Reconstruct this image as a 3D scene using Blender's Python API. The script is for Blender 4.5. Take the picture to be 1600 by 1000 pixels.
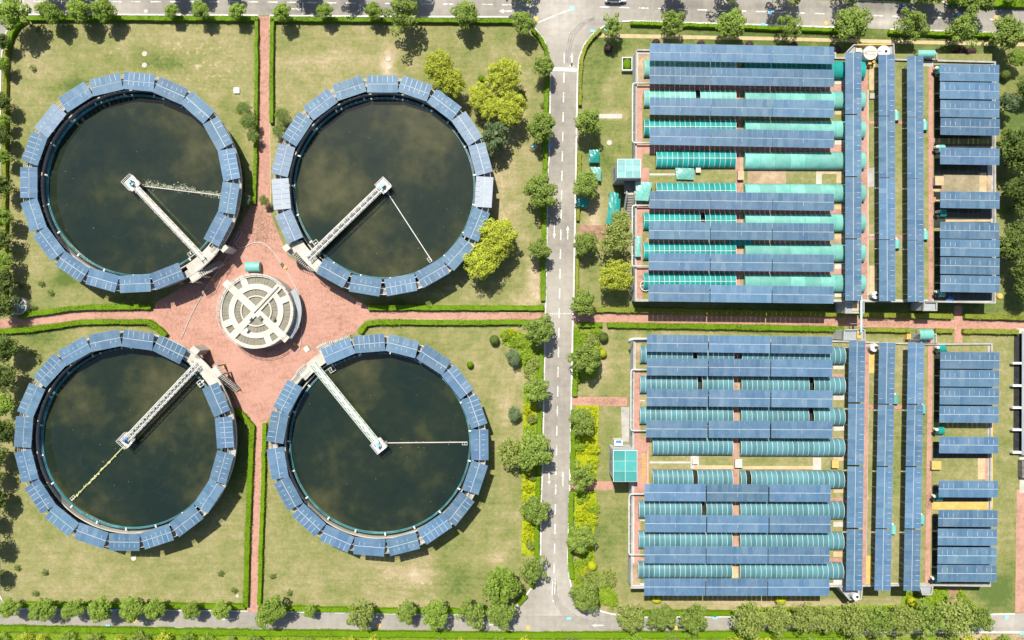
import bpy, math, random
from mathutils import Vector, Matrix
import numpy as np

# ------------------------------------------------------------------ camera, light, exposure
for o in list(bpy.data.objects):
    bpy.data.objects.remove(o)
SC = bpy.context.scene
COL = SC.collection
H, S = 133.333, 0.125                     # drone height in metres, metres of ground per photo pixel

camd = bpy.data.cameras.new('drone_camera'); camd.lens = 24; camd.sensor_width = 36; camd.clip_end = 3000
cam = bpy.data.objects.new('drone_camera', camd); COL.objects.link(cam)
cam.location = (0, 0, H); SC.camera = cam

SUN = Vector((-1.21, 3.5, 6.3)).normalized()
sd = bpy.data.lights.new('sun', 'SUN'); sd.energy = 5.0; sd.angle = math.radians(0.5); sd.color = (1.0, 0.94, 0.83)
sun = bpy.data.objects.new('sun', sd); COL.objects.link(sun)
sun.rotation_euler = SUN.to_track_quat('Z', 'Y').to_euler(); sun.location = (0, 0, 200)

wd = bpy.data.worlds.new('World'); SC.world = wd; wd.use_nodes = True
wn = wd.node_tree.nodes; bg = wn['Background']
sky = wn.new('ShaderNodeTexSky'); sky.sky_type = 'NISHITA'; sky.sun_disc = False
sky.sun_elevation = math.asin(SUN.z); sky.sun_rotation = math.atan2(SUN.x, SUN.y)
sky.air_density = 1.0; sky.dust_density = 1.6
wd.node_tree.links.new(sky.outputs[0], bg.inputs[0]); bg.inputs[1].default_value = 0.085
SC.view_settings.view_transform = 'Standard'; SC.view_settings.look = 'None'
SC.view_settings.exposure = 0.66; SC.view_settings.gamma = 1.0; SC.view_settings.use_curve_mapping = False
SC.render.engine = 'CYCLES'
SC.cycles.max_bounces = 6

# ------------------------------------------------------------------ helpers
def W(px, py, h=0.0):
    """photo pixel + height above ground -> world point"""
    f = 1 - h / H
    return Vector(((px - 800) * S * f, (500 - py) * S * f, h))

class MB:
    def __init__(s): s.v = []; s.f = []; s.m = []
    def add(s, vs, fs, mat=0):
        b = len(s.v); s.v += [tuple(v) for v in vs]
        s.f += [tuple(i + b for i in f) for f in fs]; s.m += [mat] * len(fs)
    def box(s, x0, x1, y0, y1, z0, z1, mat=0, M=None):
        vs = [Vector((x, y, z)) for z in (z0, z1) for x, y in ((x0, y0), (x1, y0), (x1, y1), (x0, y1))]
        if M: vs = [M @ v for v in vs]
        s.add(vs, [(3, 2, 1, 0), (4, 5, 6, 7), (0, 1, 5, 4), (1, 2, 6, 5), (2, 3, 7, 6), (3, 0, 4, 7)], mat)
    def beam(s, a, b, w, t, mat=0):
        a, b = Vector(a), Vector(b); d = (b - a); L = d.length
        q = d.to_track_quat('X', 'Z').to_matrix().to_4x4(); q.translation = a
        s.box(0, L, -w / 2, w / 2, -t / 2, t / 2, mat, q)
    def prism(s, pts, z0, z1, mat=0, sheet=False):
        n = len(pts); A = sum(pts[i][0] * pts[(i + 1) % n][1] - pts[(i + 1) % n][0] * pts[i][1] for i in range(n))
        if A < 0: pts = pts[::-1]
        if sheet:
            s.add([(p[0], p[1], z1) for p in pts], [tuple(range(n))], mat); return
        vs = [(p[0], p[1], z0) for p in pts] + [(p[0], p[1], z1) for p in pts]
        s.add(vs, [tuple(range(n))[::-1], tuple(range(n, 2 * n))] + [(i, (i + 1) % n, (i + 1) % n + n, i + n) for i in range(n)], mat)
    def ring(s, r0, r1, z0, z1, a0=0, a1=360, n=96, mat=0, c=(0, 0)):
        full = abs(a1 - a0) >= 359.9; k = n if full else n + 1
        vs = []
        for i in range(k):
            a = math.radians(a0 + (a1 - a0) * i / n); ca, sa = math.cos(a), math.sin(a)
            for r, z in ((r0, z0), (r1, z0), (r1, z1), (r0, z1)): vs.append((c[0] + r * ca, c[1] + r * sa, z))
        fs = []
        for i in range(n):
            p, q = 4 * i, 4 * ((i + 1) % k)
            for e in range(4): fs.append((p + e, p + (e + 1) % 4, q + (e + 1) % 4, q + e)[::-1])
        if not full: fs += [(0, 1, 2, 3), tuple(4 * n + e for e in (3, 2, 1, 0))]
        s.add(vs, fs, mat)
    def disc(s, r, z, n=64, mat=0, c=(0, 0)):
        s.add([(c[0] + r * math.cos(2 * math.pi * i / n), c[1] + r * math.sin(2 * math.pi * i / n), z) for i in range(n)], [tuple(range(n))], mat)
    def cyl(s, c, r, z0, z1, n=16, mat=0, r1=None):
        r1 = r if r1 is None else r1
        vs = [(c[0] + rr * math.cos(2 * math.pi * i / n), c[1] + rr * math.sin(2 * math.pi * i / n), z) for rr, z in ((r, z0), (r1, z1)) for i in range(n)]
        s.add(vs, [tuple(range(n))[::-1], tuple(range(n, 2 * n))] + [(i, (i + 1) % n, (i + 1) % n + n, i + n) for i in range(n)], mat)
    def tube(s, pts, r, n=8, mat=0, taper=None):
        pts = [Vector(p) for p in pts]; k = len(pts); vs = []; prev = None
        for i, p in enumerate(pts):
            d = (pts[min(i + 1, k - 1)] - pts[max(i - 1, 0)]).normalized()
            u = d.cross(Vector((0, 0, 1)))
            if u.length < 1e-3: u = prev if prev else Vector((1, 0, 0))
            u.normalize(); prev = u; w = d.cross(u)
            rr = r * (1 if taper is None else 1 + (taper - 1) * i / (k - 1))
            for j in range(n):
                a = 2 * math.pi * j / n; vs.append(p + u * rr * math.cos(a) + w * rr * math.sin(a))
        fs = [(i * n + j, i * n + (j + 1) % n, (i + 1) * n + (j + 1) % n, (i + 1) * n + j) for i in range(k - 1) for j in range(n)]
        fs += [tuple(range(n))[::-1], tuple((k - 1) * n + j for j in range(n))]
        s.add(vs, fs, mat)
    def ribbon(s, pts, w, z0, z1, mat=0):
        """raised strip along a world polyline"""
        P = [Vector((p[0], p[1])) for p in pts]; L = []; R = []
        for i, p in enumerate(P):
            a = (P[i] - P[i - 1]).normalized() if i else (P[1] - P[0]).normalized()
            b = (P[i + 1] - P[i]).normalized() if i < len(P) - 1 else a
            t = (a + b).normalized(); nrm = Vector((-t.y, t.x)); k = min(1.6, 1 / max(.3, nrm.dot(Vector((-a.y, a.x)))))
            L.append(p + nrm * w / 2 * k); R.append(p - nrm * w / 2 * k)
        vs = []
        for l, r in zip(L, R): vs += [(l.x, l.y, z0), (r.x, r.y, z0), (r.x, r.y, z1), (l.x, l.y, z1)]
        fs = []
        for i in range(len(P) - 1):
            p, q = 4 * i, 4 * i + 4
            for e in range(4): fs.append((p + e, p + (e + 1) % 4, q + (e + 1) % 4, q + e))
        e = 4 * (len(P) - 1); fs += [(0, 3, 2, 1), (e, e + 1, e + 2, e + 3)]
        s.add(vs, fs, mat)
    def mesh(s, name, mats, smooth=False):
        me = bpy.data.meshes.new(name); me.from_pydata(s.v, [], s.f)
        for m in (mats if isinstance(mats, (list, tuple)) else [mats]): me.materials.append(m)
        if len(me.materials) > 1: me.polygons.foreach_set('material_index', s.m)
        if smooth: me.polygons.foreach_set('use_smooth', [True] * len(s.f))
        me.update(); return me
    def obj(s, name, mats, parent=None, smooth=False, loc=None):
        return link(name, s.mesh(name, mats, smooth), parent, loc)

def link(name, me, parent=None, loc=None, rz=0):
    o = bpy.data.objects.new(name, me); COL.objects.link(o)
    if parent: o.parent = parent
    if loc is not None: o.location = loc
    if rz: o.rotation_euler[2] = rz
    return o
def tag(o, label, cat, group=None):
    o['label'] = label; o['category'] = cat
    if group: o['group'] = group
    return o
def thing(name, label, cat, loc=(0, 0, 0), rz=0, group=None):
    return tag(link(name, None, None, loc, rz), label, cat, group)
def kind(o, k): o['kind'] = k; return o
ORD = 'first second third fourth fifth sixth seventh eighth ninth tenth eleventh twelfth thirteenth fourteenth fifteenth sixteenth seventeenth eighteenth nineteenth twentieth'.split()
ORD += ['twenty-' + x for x in ORD[:9]] + ['thirtieth'] + ['thirty-' + x for x in ORD[:9]] + ['fortieth'] + ['forty-' + x for x in ORD[:9]]

# ------------------------------------------------------------------ materials
def nmat(name):
    m = bpy.data.materials.new(name); m.use_nodes = True
    nt = m.node_tree; return m, nt, nt.nodes['Principled BSDF'], nt.nodes.new, nt.links.new
def ramp(new, stops):
    r = new('ShaderNodeValToRGB'); e = r.color_ramp.elements
    while len(e) < len(stops): e.new(0.5)
    for x, (p, c) in zip(e, stops): x.position = p; x.color = (*c, 1)
    return r
def noise(new, lk, vec, scale, detail=4, rough=.55):
    n = new('ShaderNodeTexNoise'); n.inputs['Scale'].default_value = scale; n.inputs['Detail'].default_value = detail
    n.inputs['Roughness'].default_value = rough; lk(vec, n.inputs['Vector']); return n.outputs['Fac']
def mathn(new, lk, op, a, b):
    n = new('ShaderNodeMath'); n.operation = op
    for i, x in enumerate((a, b)):
        if hasattr(x, 'is_linked'): lk(x, n.inputs[i])
        else: n.inputs[i].default_value = x
    return n.outputs[0]
def mixc(new, lk, fac, a, b, mode='MIX'):
    n = new('ShaderNodeMix'); n.data_type = 'RGBA'; n.blend_type = mode
    for s, x in ((n.inputs[0], fac), (n.inputs[6], a), (n.inputs[7], b)):
        if hasattr(x, 'is_linked'): lk(x, s)
        elif isinstance(x, tuple): s.default_value = (*x, 1)
        else: s.default_value = x
    return n.outputs[2]
def surf(name, c1, c2, scale=1.0, rough=.8, spec=.3, fine=8.0, fine_amt=.25, metal=0, bump=0, lo=.35, hi=.65, rnd=0):
    """two colour weathered surface in world coordinates"""
    m, nt, b, new, lk = nmat(name)
    pos = new('ShaderNodeNewGeometry').outputs['Position']
    n1 = noise(new, lk, pos, scale, 5); r = ramp(new, [(lo, c1), (hi, c2)]); lk(n1, r.inputs[0])
    n2 = noise(new, lk, pos, fine, 3)
    g = mathn(new, lk, 'MULTIPLY_ADD', n2, 2 * fine_amt); nt.nodes[-1].inputs[2].default_value = 1 - fine_amt
    if rnd:
        oi = new('ShaderNodeObjectInfo').outputs['Random']
        k = mathn(new, lk, 'MULTIPLY_ADD', oi, 2 * rnd); nt.nodes[-1].inputs[2].default_value = 1 - rnd
        g = mathn(new, lk, 'MULTIPLY', g, k)
    c = new('ShaderNodeVectorMath'); c.operation = 'SCALE'; lk(r.outputs[0], c.inputs[0]); lk(g, c.inputs['Scale'])
    lk(c.outputs[0], b.inputs['Base Color'])
    b.inputs['Roughness'].default_value = rough; b.inputs['Specular IOR Level'].default_value = spec; b.inputs['Metallic'].default_value = metal
    if bump:
        bp = new('ShaderNodeBump'); bp.inputs['Strength'].default_value = bump; bp.inputs['Distance'].default_value = .05
        lk(n2, bp.inputs['Height']); lk(bp.outputs[0], b.inputs['Normal'])
    return m
def leafmat(name, c1, c2, trans=.35, hue=.25):
    m, nt, b, new, lk = nmat(name)
    isl = new('ShaderNodeNewGeometry').outputs['Random Per Island']; oi = new('ShaderNodeObjectInfo').outputs['Random']
    r = ramp(new, [(0, c1), (1, c2)]); lk(isl, r.inputs[0])
    k = mathn(new, lk, 'MULTIPLY_ADD', oi, hue); nt.nodes[-1].inputs[2].default_value = 1 - hue / 2
    c = new('ShaderNodeVectorMath'); c.operation = 'SCALE'; lk(r.outputs[0], c.inputs[0]); lk(k, c.inputs['Scale'])
    lk(c.outputs[0], b.inputs['Base Color']); b.inputs['Roughness'].default_value = .6; b.inputs['Specular IOR Level'].default_value = .12
    t = new('ShaderNodeBsdfTranslucent'); lk(c.outputs[0], t.inputs[0])
    mx = new('ShaderNodeMixShader'); mx.inputs[0].default_value = trans
    lk(b.outputs[0], mx.inputs[1]); lk(t.outputs[0], mx.inputs[2]); lk(mx.outputs[0], nt.nodes['Material Output'].inputs[0])
    return m

def lawn_mat():
    m, nt, b, new, lk = nmat('lawn grass')
    pos = new('ShaderNodeNewGeometry').outputs['Position']
    a = new('ShaderNodeAttribute'); a.attribute_name = 'patch'
    n1 = noise(new, lk, pos, .045, 6, .62); n2 = noise(new, lk, pos, .35, 6, .6); n3 = noise(new, lk, pos, 1.5, 7, .78)
    f = mathn(new, lk, 'ADD', mathn(new, lk, 'MULTIPLY', n1, .52), mathn(new, lk, 'MULTIPLY', n2, .48))
    f = mathn(new, lk, 'ADD', f, mathn(new, lk, 'MULTIPLY', a.outputs['Fac'], .3))
    f = mathn(new, lk, 'ADD', f, mathn(new, lk, 'MULTIPLY', mathn(new, lk, 'SUBTRACT', n3, .5), .62))
    mp = new('ShaderNodeMapping'); mp.inputs['Scale'].default_value = (.10, 1.3, 1); mp.inputs['Rotation'].default_value = (0, 0, .03); lk(pos, mp.inputs[0])
    n6 = noise(new, lk, mp.outputs[0], 1.0, 5, .65); f = mathn(new, lk, 'ADD', f, mathn(new, lk, 'MULTIPLY', mathn(new, lk, 'SUBTRACT', n6, .5), .26))
    a2 = new('ShaderNodeAttribute'); a2.attribute_name = 'straw'; n7 = noise(new, lk, pos, 1.1, 8, .72); st = ramp(new, [(.55, (0, 0, 0)), (.62, (1, 1, 1))]); lk(n7, st.inputs[0])
    sv = mathn(new, lk, 'MULTIPLY', a2.outputs['Fac'], st.outputs[0]); f = mathn(new, lk, 'ADD', f, mathn(new, lk, 'MULTIPLY', sv, .28))
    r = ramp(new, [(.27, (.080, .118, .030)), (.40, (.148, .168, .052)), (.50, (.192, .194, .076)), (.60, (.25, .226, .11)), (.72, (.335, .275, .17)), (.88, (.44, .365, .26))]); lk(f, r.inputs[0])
    n4 = noise(new, lk, pos, 4.5, 4, .8); g = mathn(new, lk, 'MULTIPLY_ADD', n4, .7); nt.nodes[-1].inputs[2].default_value = .62
    c = new('ShaderNodeVectorMath'); c.operation = 'SCALE'; lk(r.outputs[0], c.inputs[0]); lk(g, c.inputs['Scale'])
    lk(c.outputs[0], b.inputs['Base Color']); b.inputs['Roughness'].default_value = .95; b.inputs['Specular IOR Level'].default_value = .1
    return m
def brick_mat(name, c1, c2, mort):
    m, nt, b, new, lk = nmat(name)
    pos = new('ShaderNodeNewGeometry').outputs['Position']
    t = new('ShaderNodeTexBrick'); t.inputs['Scale'].default_value = 2.2; t.inputs['Mortar Size'].default_value = .03
    for i, c in ((1, c1), (2, c2), (3, mort)): t.inputs[i].default_value = (*c, 1)
    lk(pos, t.inputs['Vector'])
    n1 = noise(new, lk, pos, .16, 7, .72); n2 = noise(new, lk, pos, 1.3, 7, .8)
    r = ramp(new, [(.38, (.45, .41, .35)), (.48, (.8, .77, .73)), (.55, (.96, .95, .94)), (.72, (1.1, 1.1, 1.1))]); lk(mathn(new, lk, 'ADD', mathn(new, lk, 'MULTIPLY', n1, .45), mathn(new, lk, 'MULTIPLY', n2, .6)), r.inputs[0])
    lk(mixc(new, lk, .9, t.outputs[0], r.outputs[0], 'MULTIPLY'), b.inputs['Base Color'])
    b.inputs['Roughness'].default_value = .85; b.inputs['Specular IOR Level'].default_value = .2
    return m
def asphalt_mat():
    m, nt, b, new, lk = nmat('worn asphalt')
    pos = new('ShaderNodeNewGeometry').outputs['Position']
    a = new('ShaderNodeAttribute'); a.attribute_name = 'patch'
    n1 = noise(new, lk, pos, .09, 6, .6); n2 = noise(new, lk, pos, .8, 6, .65); n3 = noise(new, lk, pos, 14, 3)
    mp = new('ShaderNodeMapping'); mp.inputs['Scale'].default_value = (1, .06, 1); lk(pos, mp.inputs[0])
    n5a = noise(new, lk, mp.outputs[0], 1.1, 4); mp2 = new('ShaderNodeMapping'); mp2.inputs['Scale'].default_value = (.06, 1, 1); lk(pos, mp2.inputs[0]); n5 = mathn(new, lk, 'MULTIPLY', mathn(new, lk, 'ADD', n5a, noise(new, lk, mp2.outputs[0], 1.3, 4)), .5)
    f = mathn(new, lk, 'ADD', mathn(new, lk, 'MULTIPLY', n1, .5), mathn(new, lk, 'MULTIPLY', n2, .3))
    f = mathn(new, lk, 'ADD', f, mathn(new, lk, 'MULTIPLY', n5, .34))
    f = mathn(new, lk, 'ADD', f, mathn(new, lk, 'MULTIPLY', a.outputs['Fac'], .25))
    r = ramp(new, [(.36, (.14, .132, .118)), (.54, (.225, .21, .185)), (.74, (.31, .29, .255)), (.9, (.40, .38, .345))]); lk(f, r.inputs[0])
    g = mathn(new, lk, 'MULTIPLY_ADD', n3, .3); nt.nodes[-1].inputs[2].default_value = .85
    c = new('ShaderNodeVectorMath'); c.operation = 'SCALE'; lk(r.outputs[0], c.inputs[0]); lk(g, c.inputs['Scale'])
    lk(c.outputs[0], b.inputs['Base Color']); b.inputs['Roughness'].default_value = .85; b.inputs['Specular IOR Level'].default_value = .25
    return m
def water_mat():
    m, nt, b, new, lk = nmat('settling tank water')
    pos = new('ShaderNodeNewGeometry').outputs['Position']
    n1 = noise(new, lk, pos, .07, 3, .5); n2 = noise(new, lk, pos, .4, 5, .6)
    f = mathn(new, lk, 'ADD', mathn(new, lk, 'MULTIPLY', n1, .72), mathn(new, lk, 'MULTIPLY', n2, .28))
    r = ramp(new, [(.38, (.008, .0165, .012)), (.48, (.013, .021, .0125)), (.57, (.031, .036, .016)), (.70, (.066, .065, .03))]); lk(f, r.inputs[0])
    n4 = noise(new, lk, pos, 2.2, 5, .75)
    rr = ramp(new, [(.70, (0, 0, 0)), (.88, (.007, .008, .006))]); lk(n4, rr.inputs[0])
    oc = new('ShaderNodeTexCoord').outputs['Object']; sx = new('ShaderNodeSeparateXYZ'); lk(oc, sx.inputs[0])
    ln = new('ShaderNodeVectorMath'); ln.operation = 'LENGTH'; lk(oc, ln.inputs[0]); an = mathn(new, lk, 'ARCTAN2', sx.outputs[1], sx.outputs[0])
    cb = new('ShaderNodeCombineXYZ'); lk(mathn(new, lk, 'MULTIPLY', mathn(new, lk, 'ADD', ln.outputs['Value'], mathn(new, lk, 'MULTIPLY', noise(new, lk, pos, .22, 3), 7.0)), .9), cb.inputs[0]); lk(mathn(new, lk, 'MULTIPLY', an, 1.6), cb.inputs[1]); oi = new('ShaderNodeObjectInfo').outputs['Random']; lk(mathn(new, lk, 'MULTIPLY', oi, 40.0), cb.inputs[2])
    fl = noise(new, lk, cb.outputs[0], 1.0, 7, .72); fr = ramp(new, [(.54, (0, 0, 0)), (.72, (.006, .0075, .0055)), (.85, (.022, .024, .018))]); lk(fl, fr.inputs[0])
    base = mixc(new, lk, 1.0, r.outputs[0], fr.outputs[0], 'ADD')
    lk(mixc(new, lk, 1.0, base, rr.outputs[0], 'ADD'), b.inputs['Base Color'])
    b.inputs['Roughness'].default_value = .07; b.inputs['Specular IOR Level'].default_value = .45
    bp = new('ShaderNodeBump'); bp.inputs['Strength'].default_value = .07; bp.inputs['Distance'].default_value = .1
    lk(noise(new, lk, pos, 2.0, 5), bp.inputs['Height']); lk(bp.outputs[0], b.inputs['Normal'])
    return m
def panel_mat(name='solar glass', paleness=0.0):
    m, nt, b, new, lk = nmat(name)
    oi = new('ShaderNodeObjectInfo').outputs['Random']; pos = new('ShaderNodeNewGeometry').outputs['Position']
    r = ramp(new, [(0, (.044, .102, .178)), (.45, (.056, .121, .198)), (.93, (.066, .133, .206)), (1, (.085, .15, .215))]); lk(oi, r.inputs[0])
    tc = new('ShaderNodeTexCoord').outputs['Object']
    ch = new('ShaderNodeTexBrick'); ch.offset = 0; ch.inputs['Scale'].default_value = 1; ch.inputs['Brick Width'].default_value = .157; ch.inputs['Row Height'].default_value = .157
    ch.inputs['Mortar Size'].default_value = .008
    for i, c in ((1, (1, 1, 1)), (2, (.94, .95, .97)), (3, (1.35, 1.3, 1.25))): ch.inputs[i].default_value = (*c, 1)
    lk(tc, ch.inputs['Vector'])
    oc = nt.nodes.new('ShaderNodeObjectInfo').outputs['Color']; c = mixc(new, lk, 1.0, mixc(new, lk, 1.0, r.outputs[0], oc, 'MULTIPLY'), ch.outputs[0], 'MULTIPLY')
    n = noise(new, lk, pos, .5, 6, .7); d = ramp(new, [(.45, (paleness, paleness, paleness)), (.8, (paleness + .15,) * 3)]); lk(n, d.inputs[0])  # whitens the whole pane evenly, noise adds patchy dusting
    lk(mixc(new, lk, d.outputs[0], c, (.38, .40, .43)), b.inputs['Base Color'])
    b.inputs['Roughness'].default_value = .58; b.inputs['Specular IOR Level'].default_value = .33
    return m
def teal_mat(name, c, c2, trans=.15):
    m, nt, b, new, lk = nmat(name)
    pos = new('ShaderNodeNewGeometry').outputs['Position']; oi = new('ShaderNodeObjectInfo').outputs['Random']
    n1 = noise(new, lk, pos, .6, 6, .65); r = ramp(new, [(.3, c), (.7, c2)]); lk(n1, r.inputs[0])
    k = mathn(new, lk, 'MULTIPLY_ADD', oi, .34); nt.nodes[-1].inputs[2].default_value = .83
    cc = new('ShaderNodeVectorMath'); cc.operation = 'SCALE'; lk(r.outputs[0], cc.inputs[0]); lk(k, cc.inputs['Scale'])
    lk(cc.outputs[0], b.inputs['Base Color']); b.inputs['Roughness'].default_value = .3; b.inputs['Specular IOR Level'].default_value = .5
    t = new('ShaderNodeBsdfTranslucent'); lk(cc.outputs[0], t.inputs[0])
    mx = new('ShaderNodeMixShader'); mx.inputs[0].default_value = trans
    lk(b.outputs[0], mx.inputs[1]); lk(t.outputs[0], mx.inputs[2]); lk(mx.outputs[0], nt.nodes['Material Output'].inputs[0])
    return m

M_LAWN = lawn_mat()
M_BRICK = brick_mat('pink paving brick', (.43, .225, .175), (.375, .2, .158), (.38, .25, .2))
M_ROAD = asphalt_mat()
M_WATER = water_mat()
M_PANEL = panel_mat(); M_PANEL1 = panel_mat('lightly whitish solar glass', .2); M_PANEL2 = panel_mat('whitish solar glass', .62)
M_FRAME = surf('panel frame aluminium', (.16, .24, .32), (.19, .27, .35), 1, .5, .4, fine_amt=.05)
M_RAIL = surf('galvanised rail', (.36, .4, .43), (.44, .47, .49), 2, .5, .5, fine_amt=.1)
M_TEAL = teal_mat('green polycarbonate', (.10, .355, .30), (.21, .46, .405))
M_TEALD = teal_mat('dark green polycarbonate', (.006, .21, .185), (.02, .26, .235), .1)
M_TEALB = teal_mat('blue green polycarbonate', (.062, .178, .205), (.09, .215, .24), .12)
M_RIB = surf('white rib', (.42, .52, .55), (.5, .58, .6), 2, .5, .4, fine_amt=.1)
M_CONC = surf('concrete', (.26, .255, .235), (.36, .35, .32), .7, .85, .2, 6, .2)
M_DECKG = surf('grey deck plate', (.2, .205, .19), (.3, .3, .28), 1.2, .7, .3, 5, .2)
M_CONCL = surf('pale concrete', (.36, .345, .30), (.46, .44, .385), .5, .85, .2, 5, .2)
M_CONCW = surf('wall render', (.36, .375, .375), (.44, .45, .445), .5, .85, .2, 3, .12)
M_DARKC = surf('stained concrete', (.09, .09, .085), (.2, .19, .17), .9, .85, .2, 5, .3)
M_GREENC = surf('dark green concrete', (.05, .06, .04), (.10, .105, .08), .6, .9, .2, 4, .3)
M_CREAM = surf('cream painted concrete', (.45, .42, .345), (.52, .485, .41), .5, .8, .2, 5, .12)
M_SLUDGE = surf('sludge bed', (.155, .145, .11), (.2, .19, .145), .9, .5, .3, 4, .2)
M_WHITE = surf('white paint', (.52, .525, .5), (.6, .6, .575), .9, .6, .3, 5, .1)
M_LINE = surf('road paint', (.34, .33, .3), (.6, .59, .55), 1.6, .7, .2, 5, .25, lo=.38, hi=.52)
M_KERB = surf('whitewashed kerb', (.44, .435, .41), (.62, .61, .58), .3, .8, .2, 1.2, .2)
M_GREEN = surf('pale green steel', (.36, .42, .37), (.45, .5, .44), 1, .55, .4, 5, .12)
M_PALEST = surf('galvanised white steel', (.38, .385, .365), (.5, .5, .47), .8, .5, .4, 5, .15)
M_WEIR = surf('teal weir plate', (.03, .2, .24), (.12, .36, .4), .5, .4, .5, 4, .15)
M_BLACK = surf('black mesh and fin shade', (.012, .014, .016), (.025, .028, .03), 1, .6, .3, 4, .2)
M_BASIN = surf('dark basin water', (.018, .022, .016), (.04, .042, .026), .3, .18, .5, 2, .2)
M_BLUE = surf('blue paint', (.03, .13, .36), (.05, .2, .46), 1, .45, .4, 5, .1)
M_CYAN = surf('light blue paint', (.16, .42, .62), (.25, .52, .7), 1, .5, .4, 5, .1)
M_ORANGE = surf('orange cover paint', (.55, .31, .06), (.62, .39, .11), 2, .6, .3, 5, .15)
M_YELLOW = surf('yellow grating', (.42, .29, .08), (.5, .36, .12), 1, .6, .3, 6, .2)
M_TAN = surf('sandy path', (.36, .28, .16), (.46, .36, .22), .8, .9, .1, 4, .2)
M_SOIL = surf('bare soil', (.24, .175, .11), (.38, .29, .19), .5, .95, .1, 3, .3)
M_BROWN = surf('brown mulch path', (.22, .13, .09), (.32, .2, .15), 1.2, .95, .1, 4, .3)
M_SCUM = surf('scum foam', (.17, .19, .13), (.38, .39, .3), 1.5, .8, .2, 5, .3)
M_ALGAE = surf('algae coated pipe', (.32, .36, .12), (.5, .52, .28), 1.5, .7, .2, 5, .3)
M_BARK = surf('bark', (.14, .1, .07), (.22, .17, .12), 3, .95, .1, 10, .3)
M_BARREL = surf('black rubber', (.015, .015, .015), (.03, .03, .03), 2, .7, .3)
M_GLASS = surf('dark window glass', (.02, .03, .04), (.035, .05, .06), .5, .08, .7)
M_ROOFG = surf('grey membrane roof', (.22, .25, .265), (.28, .31, .325), .3, .7, .3, 2, .12)
M_CAR = surf('white car paint', (.7, .72, .74), (.76, .77, .78), .5, .25, .6, fine_amt=.03)
M_SKIN = surf('skin', (.38, .22, .15), (.42, .25, .17), 3, .6)
M_CLOTH = surf('blue jacket cloth', (.02, .07, .42), (.03, .1, .5), 3, .85)
M_CLOTHD = surf('dark trouser cloth', (.02, .022, .03), (.035, .037, .045), 3, .9)

L_STREET = leafmat('street tree leaves', (.095, .165, .022), (.29, .37, .08))
L_FRESH = leafmat('fresh green leaves', (.11, .20, .02), (.30, .40, .07))
L_DARK = leafmat('dark leaves', (.045, .085, .016), (.17, .22, .05))
L_YELL = leafmat('yellow green leaves', (.20, .27, .016), (.54, .56, .075))
L_OLIVE = leafmat('olive leaves', (.13, .19, .028), (.35, .40, .11))
L_BLUEG = leafmat('grey green leaves', (.06, .105, .04), (.17, .225, .10))
L_HEDGE = leafmat('hedge leaves', (.08, .18, .003), (.165, .275, .008), .25, .18)
L_HEDGED = leafmat('pale hedge leaves', (.15, .195, .02), (.25, .28, .04), .25, .18)
L_BED = leafmat('yellow ground cover', (.24, .34, .008), (.52, .54, .02), .3, .1)
L_BEDG = leafmat('green ground cover', (.13, .24, .012), (.32, .42, .04), .3, .1)
L_PURP = leafmat('purple leaves', (.05, .028, .032), (.10, .06, .06), .2)
L_LIME = leafmat('lime leaves', (.3, .34, .012), (.48, .5, .03), .3)

# ------------------------------------------------------------------ ground, roads, paths
rnd = random.Random(7)
SPOTS = [  # x, y, rx, ry, value: + bare and dry, - green
 (660,900,28,16,.95),(640,885,70,45,.35),(500,95,90,14,.5),(480,130,60,40,.35),(836,440,14,40,.8),(820,470,30,12,.7),(785,300,22,90,.55),(775,870,16,22,.6),
 (475,905,60,30,.3),(250,85,80,55,.25),(945,570,18,30,.9),(955,180,22,6,1.3),(950,140,8,25,.7),(820,95,60,70,.25),(660,70,120,40,.1),(120,880,90,30,.1),(660,480,120,30,.3),
 (605,100,10,24,.9),(280,900,80,30,-.15),(60,560,40,60,-.2),(330,70,60,40,.15),(650,945,40,10,.6),(790,640,20,60,.35),(930,330,16,30,.7),(925,360,18,12,.8),(960,480,30,12,.1),
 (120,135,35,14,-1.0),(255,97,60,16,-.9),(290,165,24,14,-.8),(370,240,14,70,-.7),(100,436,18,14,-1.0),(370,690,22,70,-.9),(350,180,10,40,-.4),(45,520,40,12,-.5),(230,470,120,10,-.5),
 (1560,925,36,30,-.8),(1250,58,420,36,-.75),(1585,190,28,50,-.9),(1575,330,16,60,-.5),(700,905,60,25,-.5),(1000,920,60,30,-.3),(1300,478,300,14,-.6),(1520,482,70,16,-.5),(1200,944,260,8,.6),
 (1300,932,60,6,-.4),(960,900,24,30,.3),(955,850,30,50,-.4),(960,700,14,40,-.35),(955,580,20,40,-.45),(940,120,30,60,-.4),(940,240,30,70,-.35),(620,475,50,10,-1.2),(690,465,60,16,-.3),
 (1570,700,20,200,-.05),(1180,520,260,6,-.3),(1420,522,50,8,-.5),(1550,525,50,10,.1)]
def patch_value(x, y):
    v = np.zeros_like(x)
    for sx, sy, rx, ry, k in SPOTS:
        v += k * np.exp(-(((x - sx) / rx) ** 2 + ((y - sy) / ry) ** 2))
    return v
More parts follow.
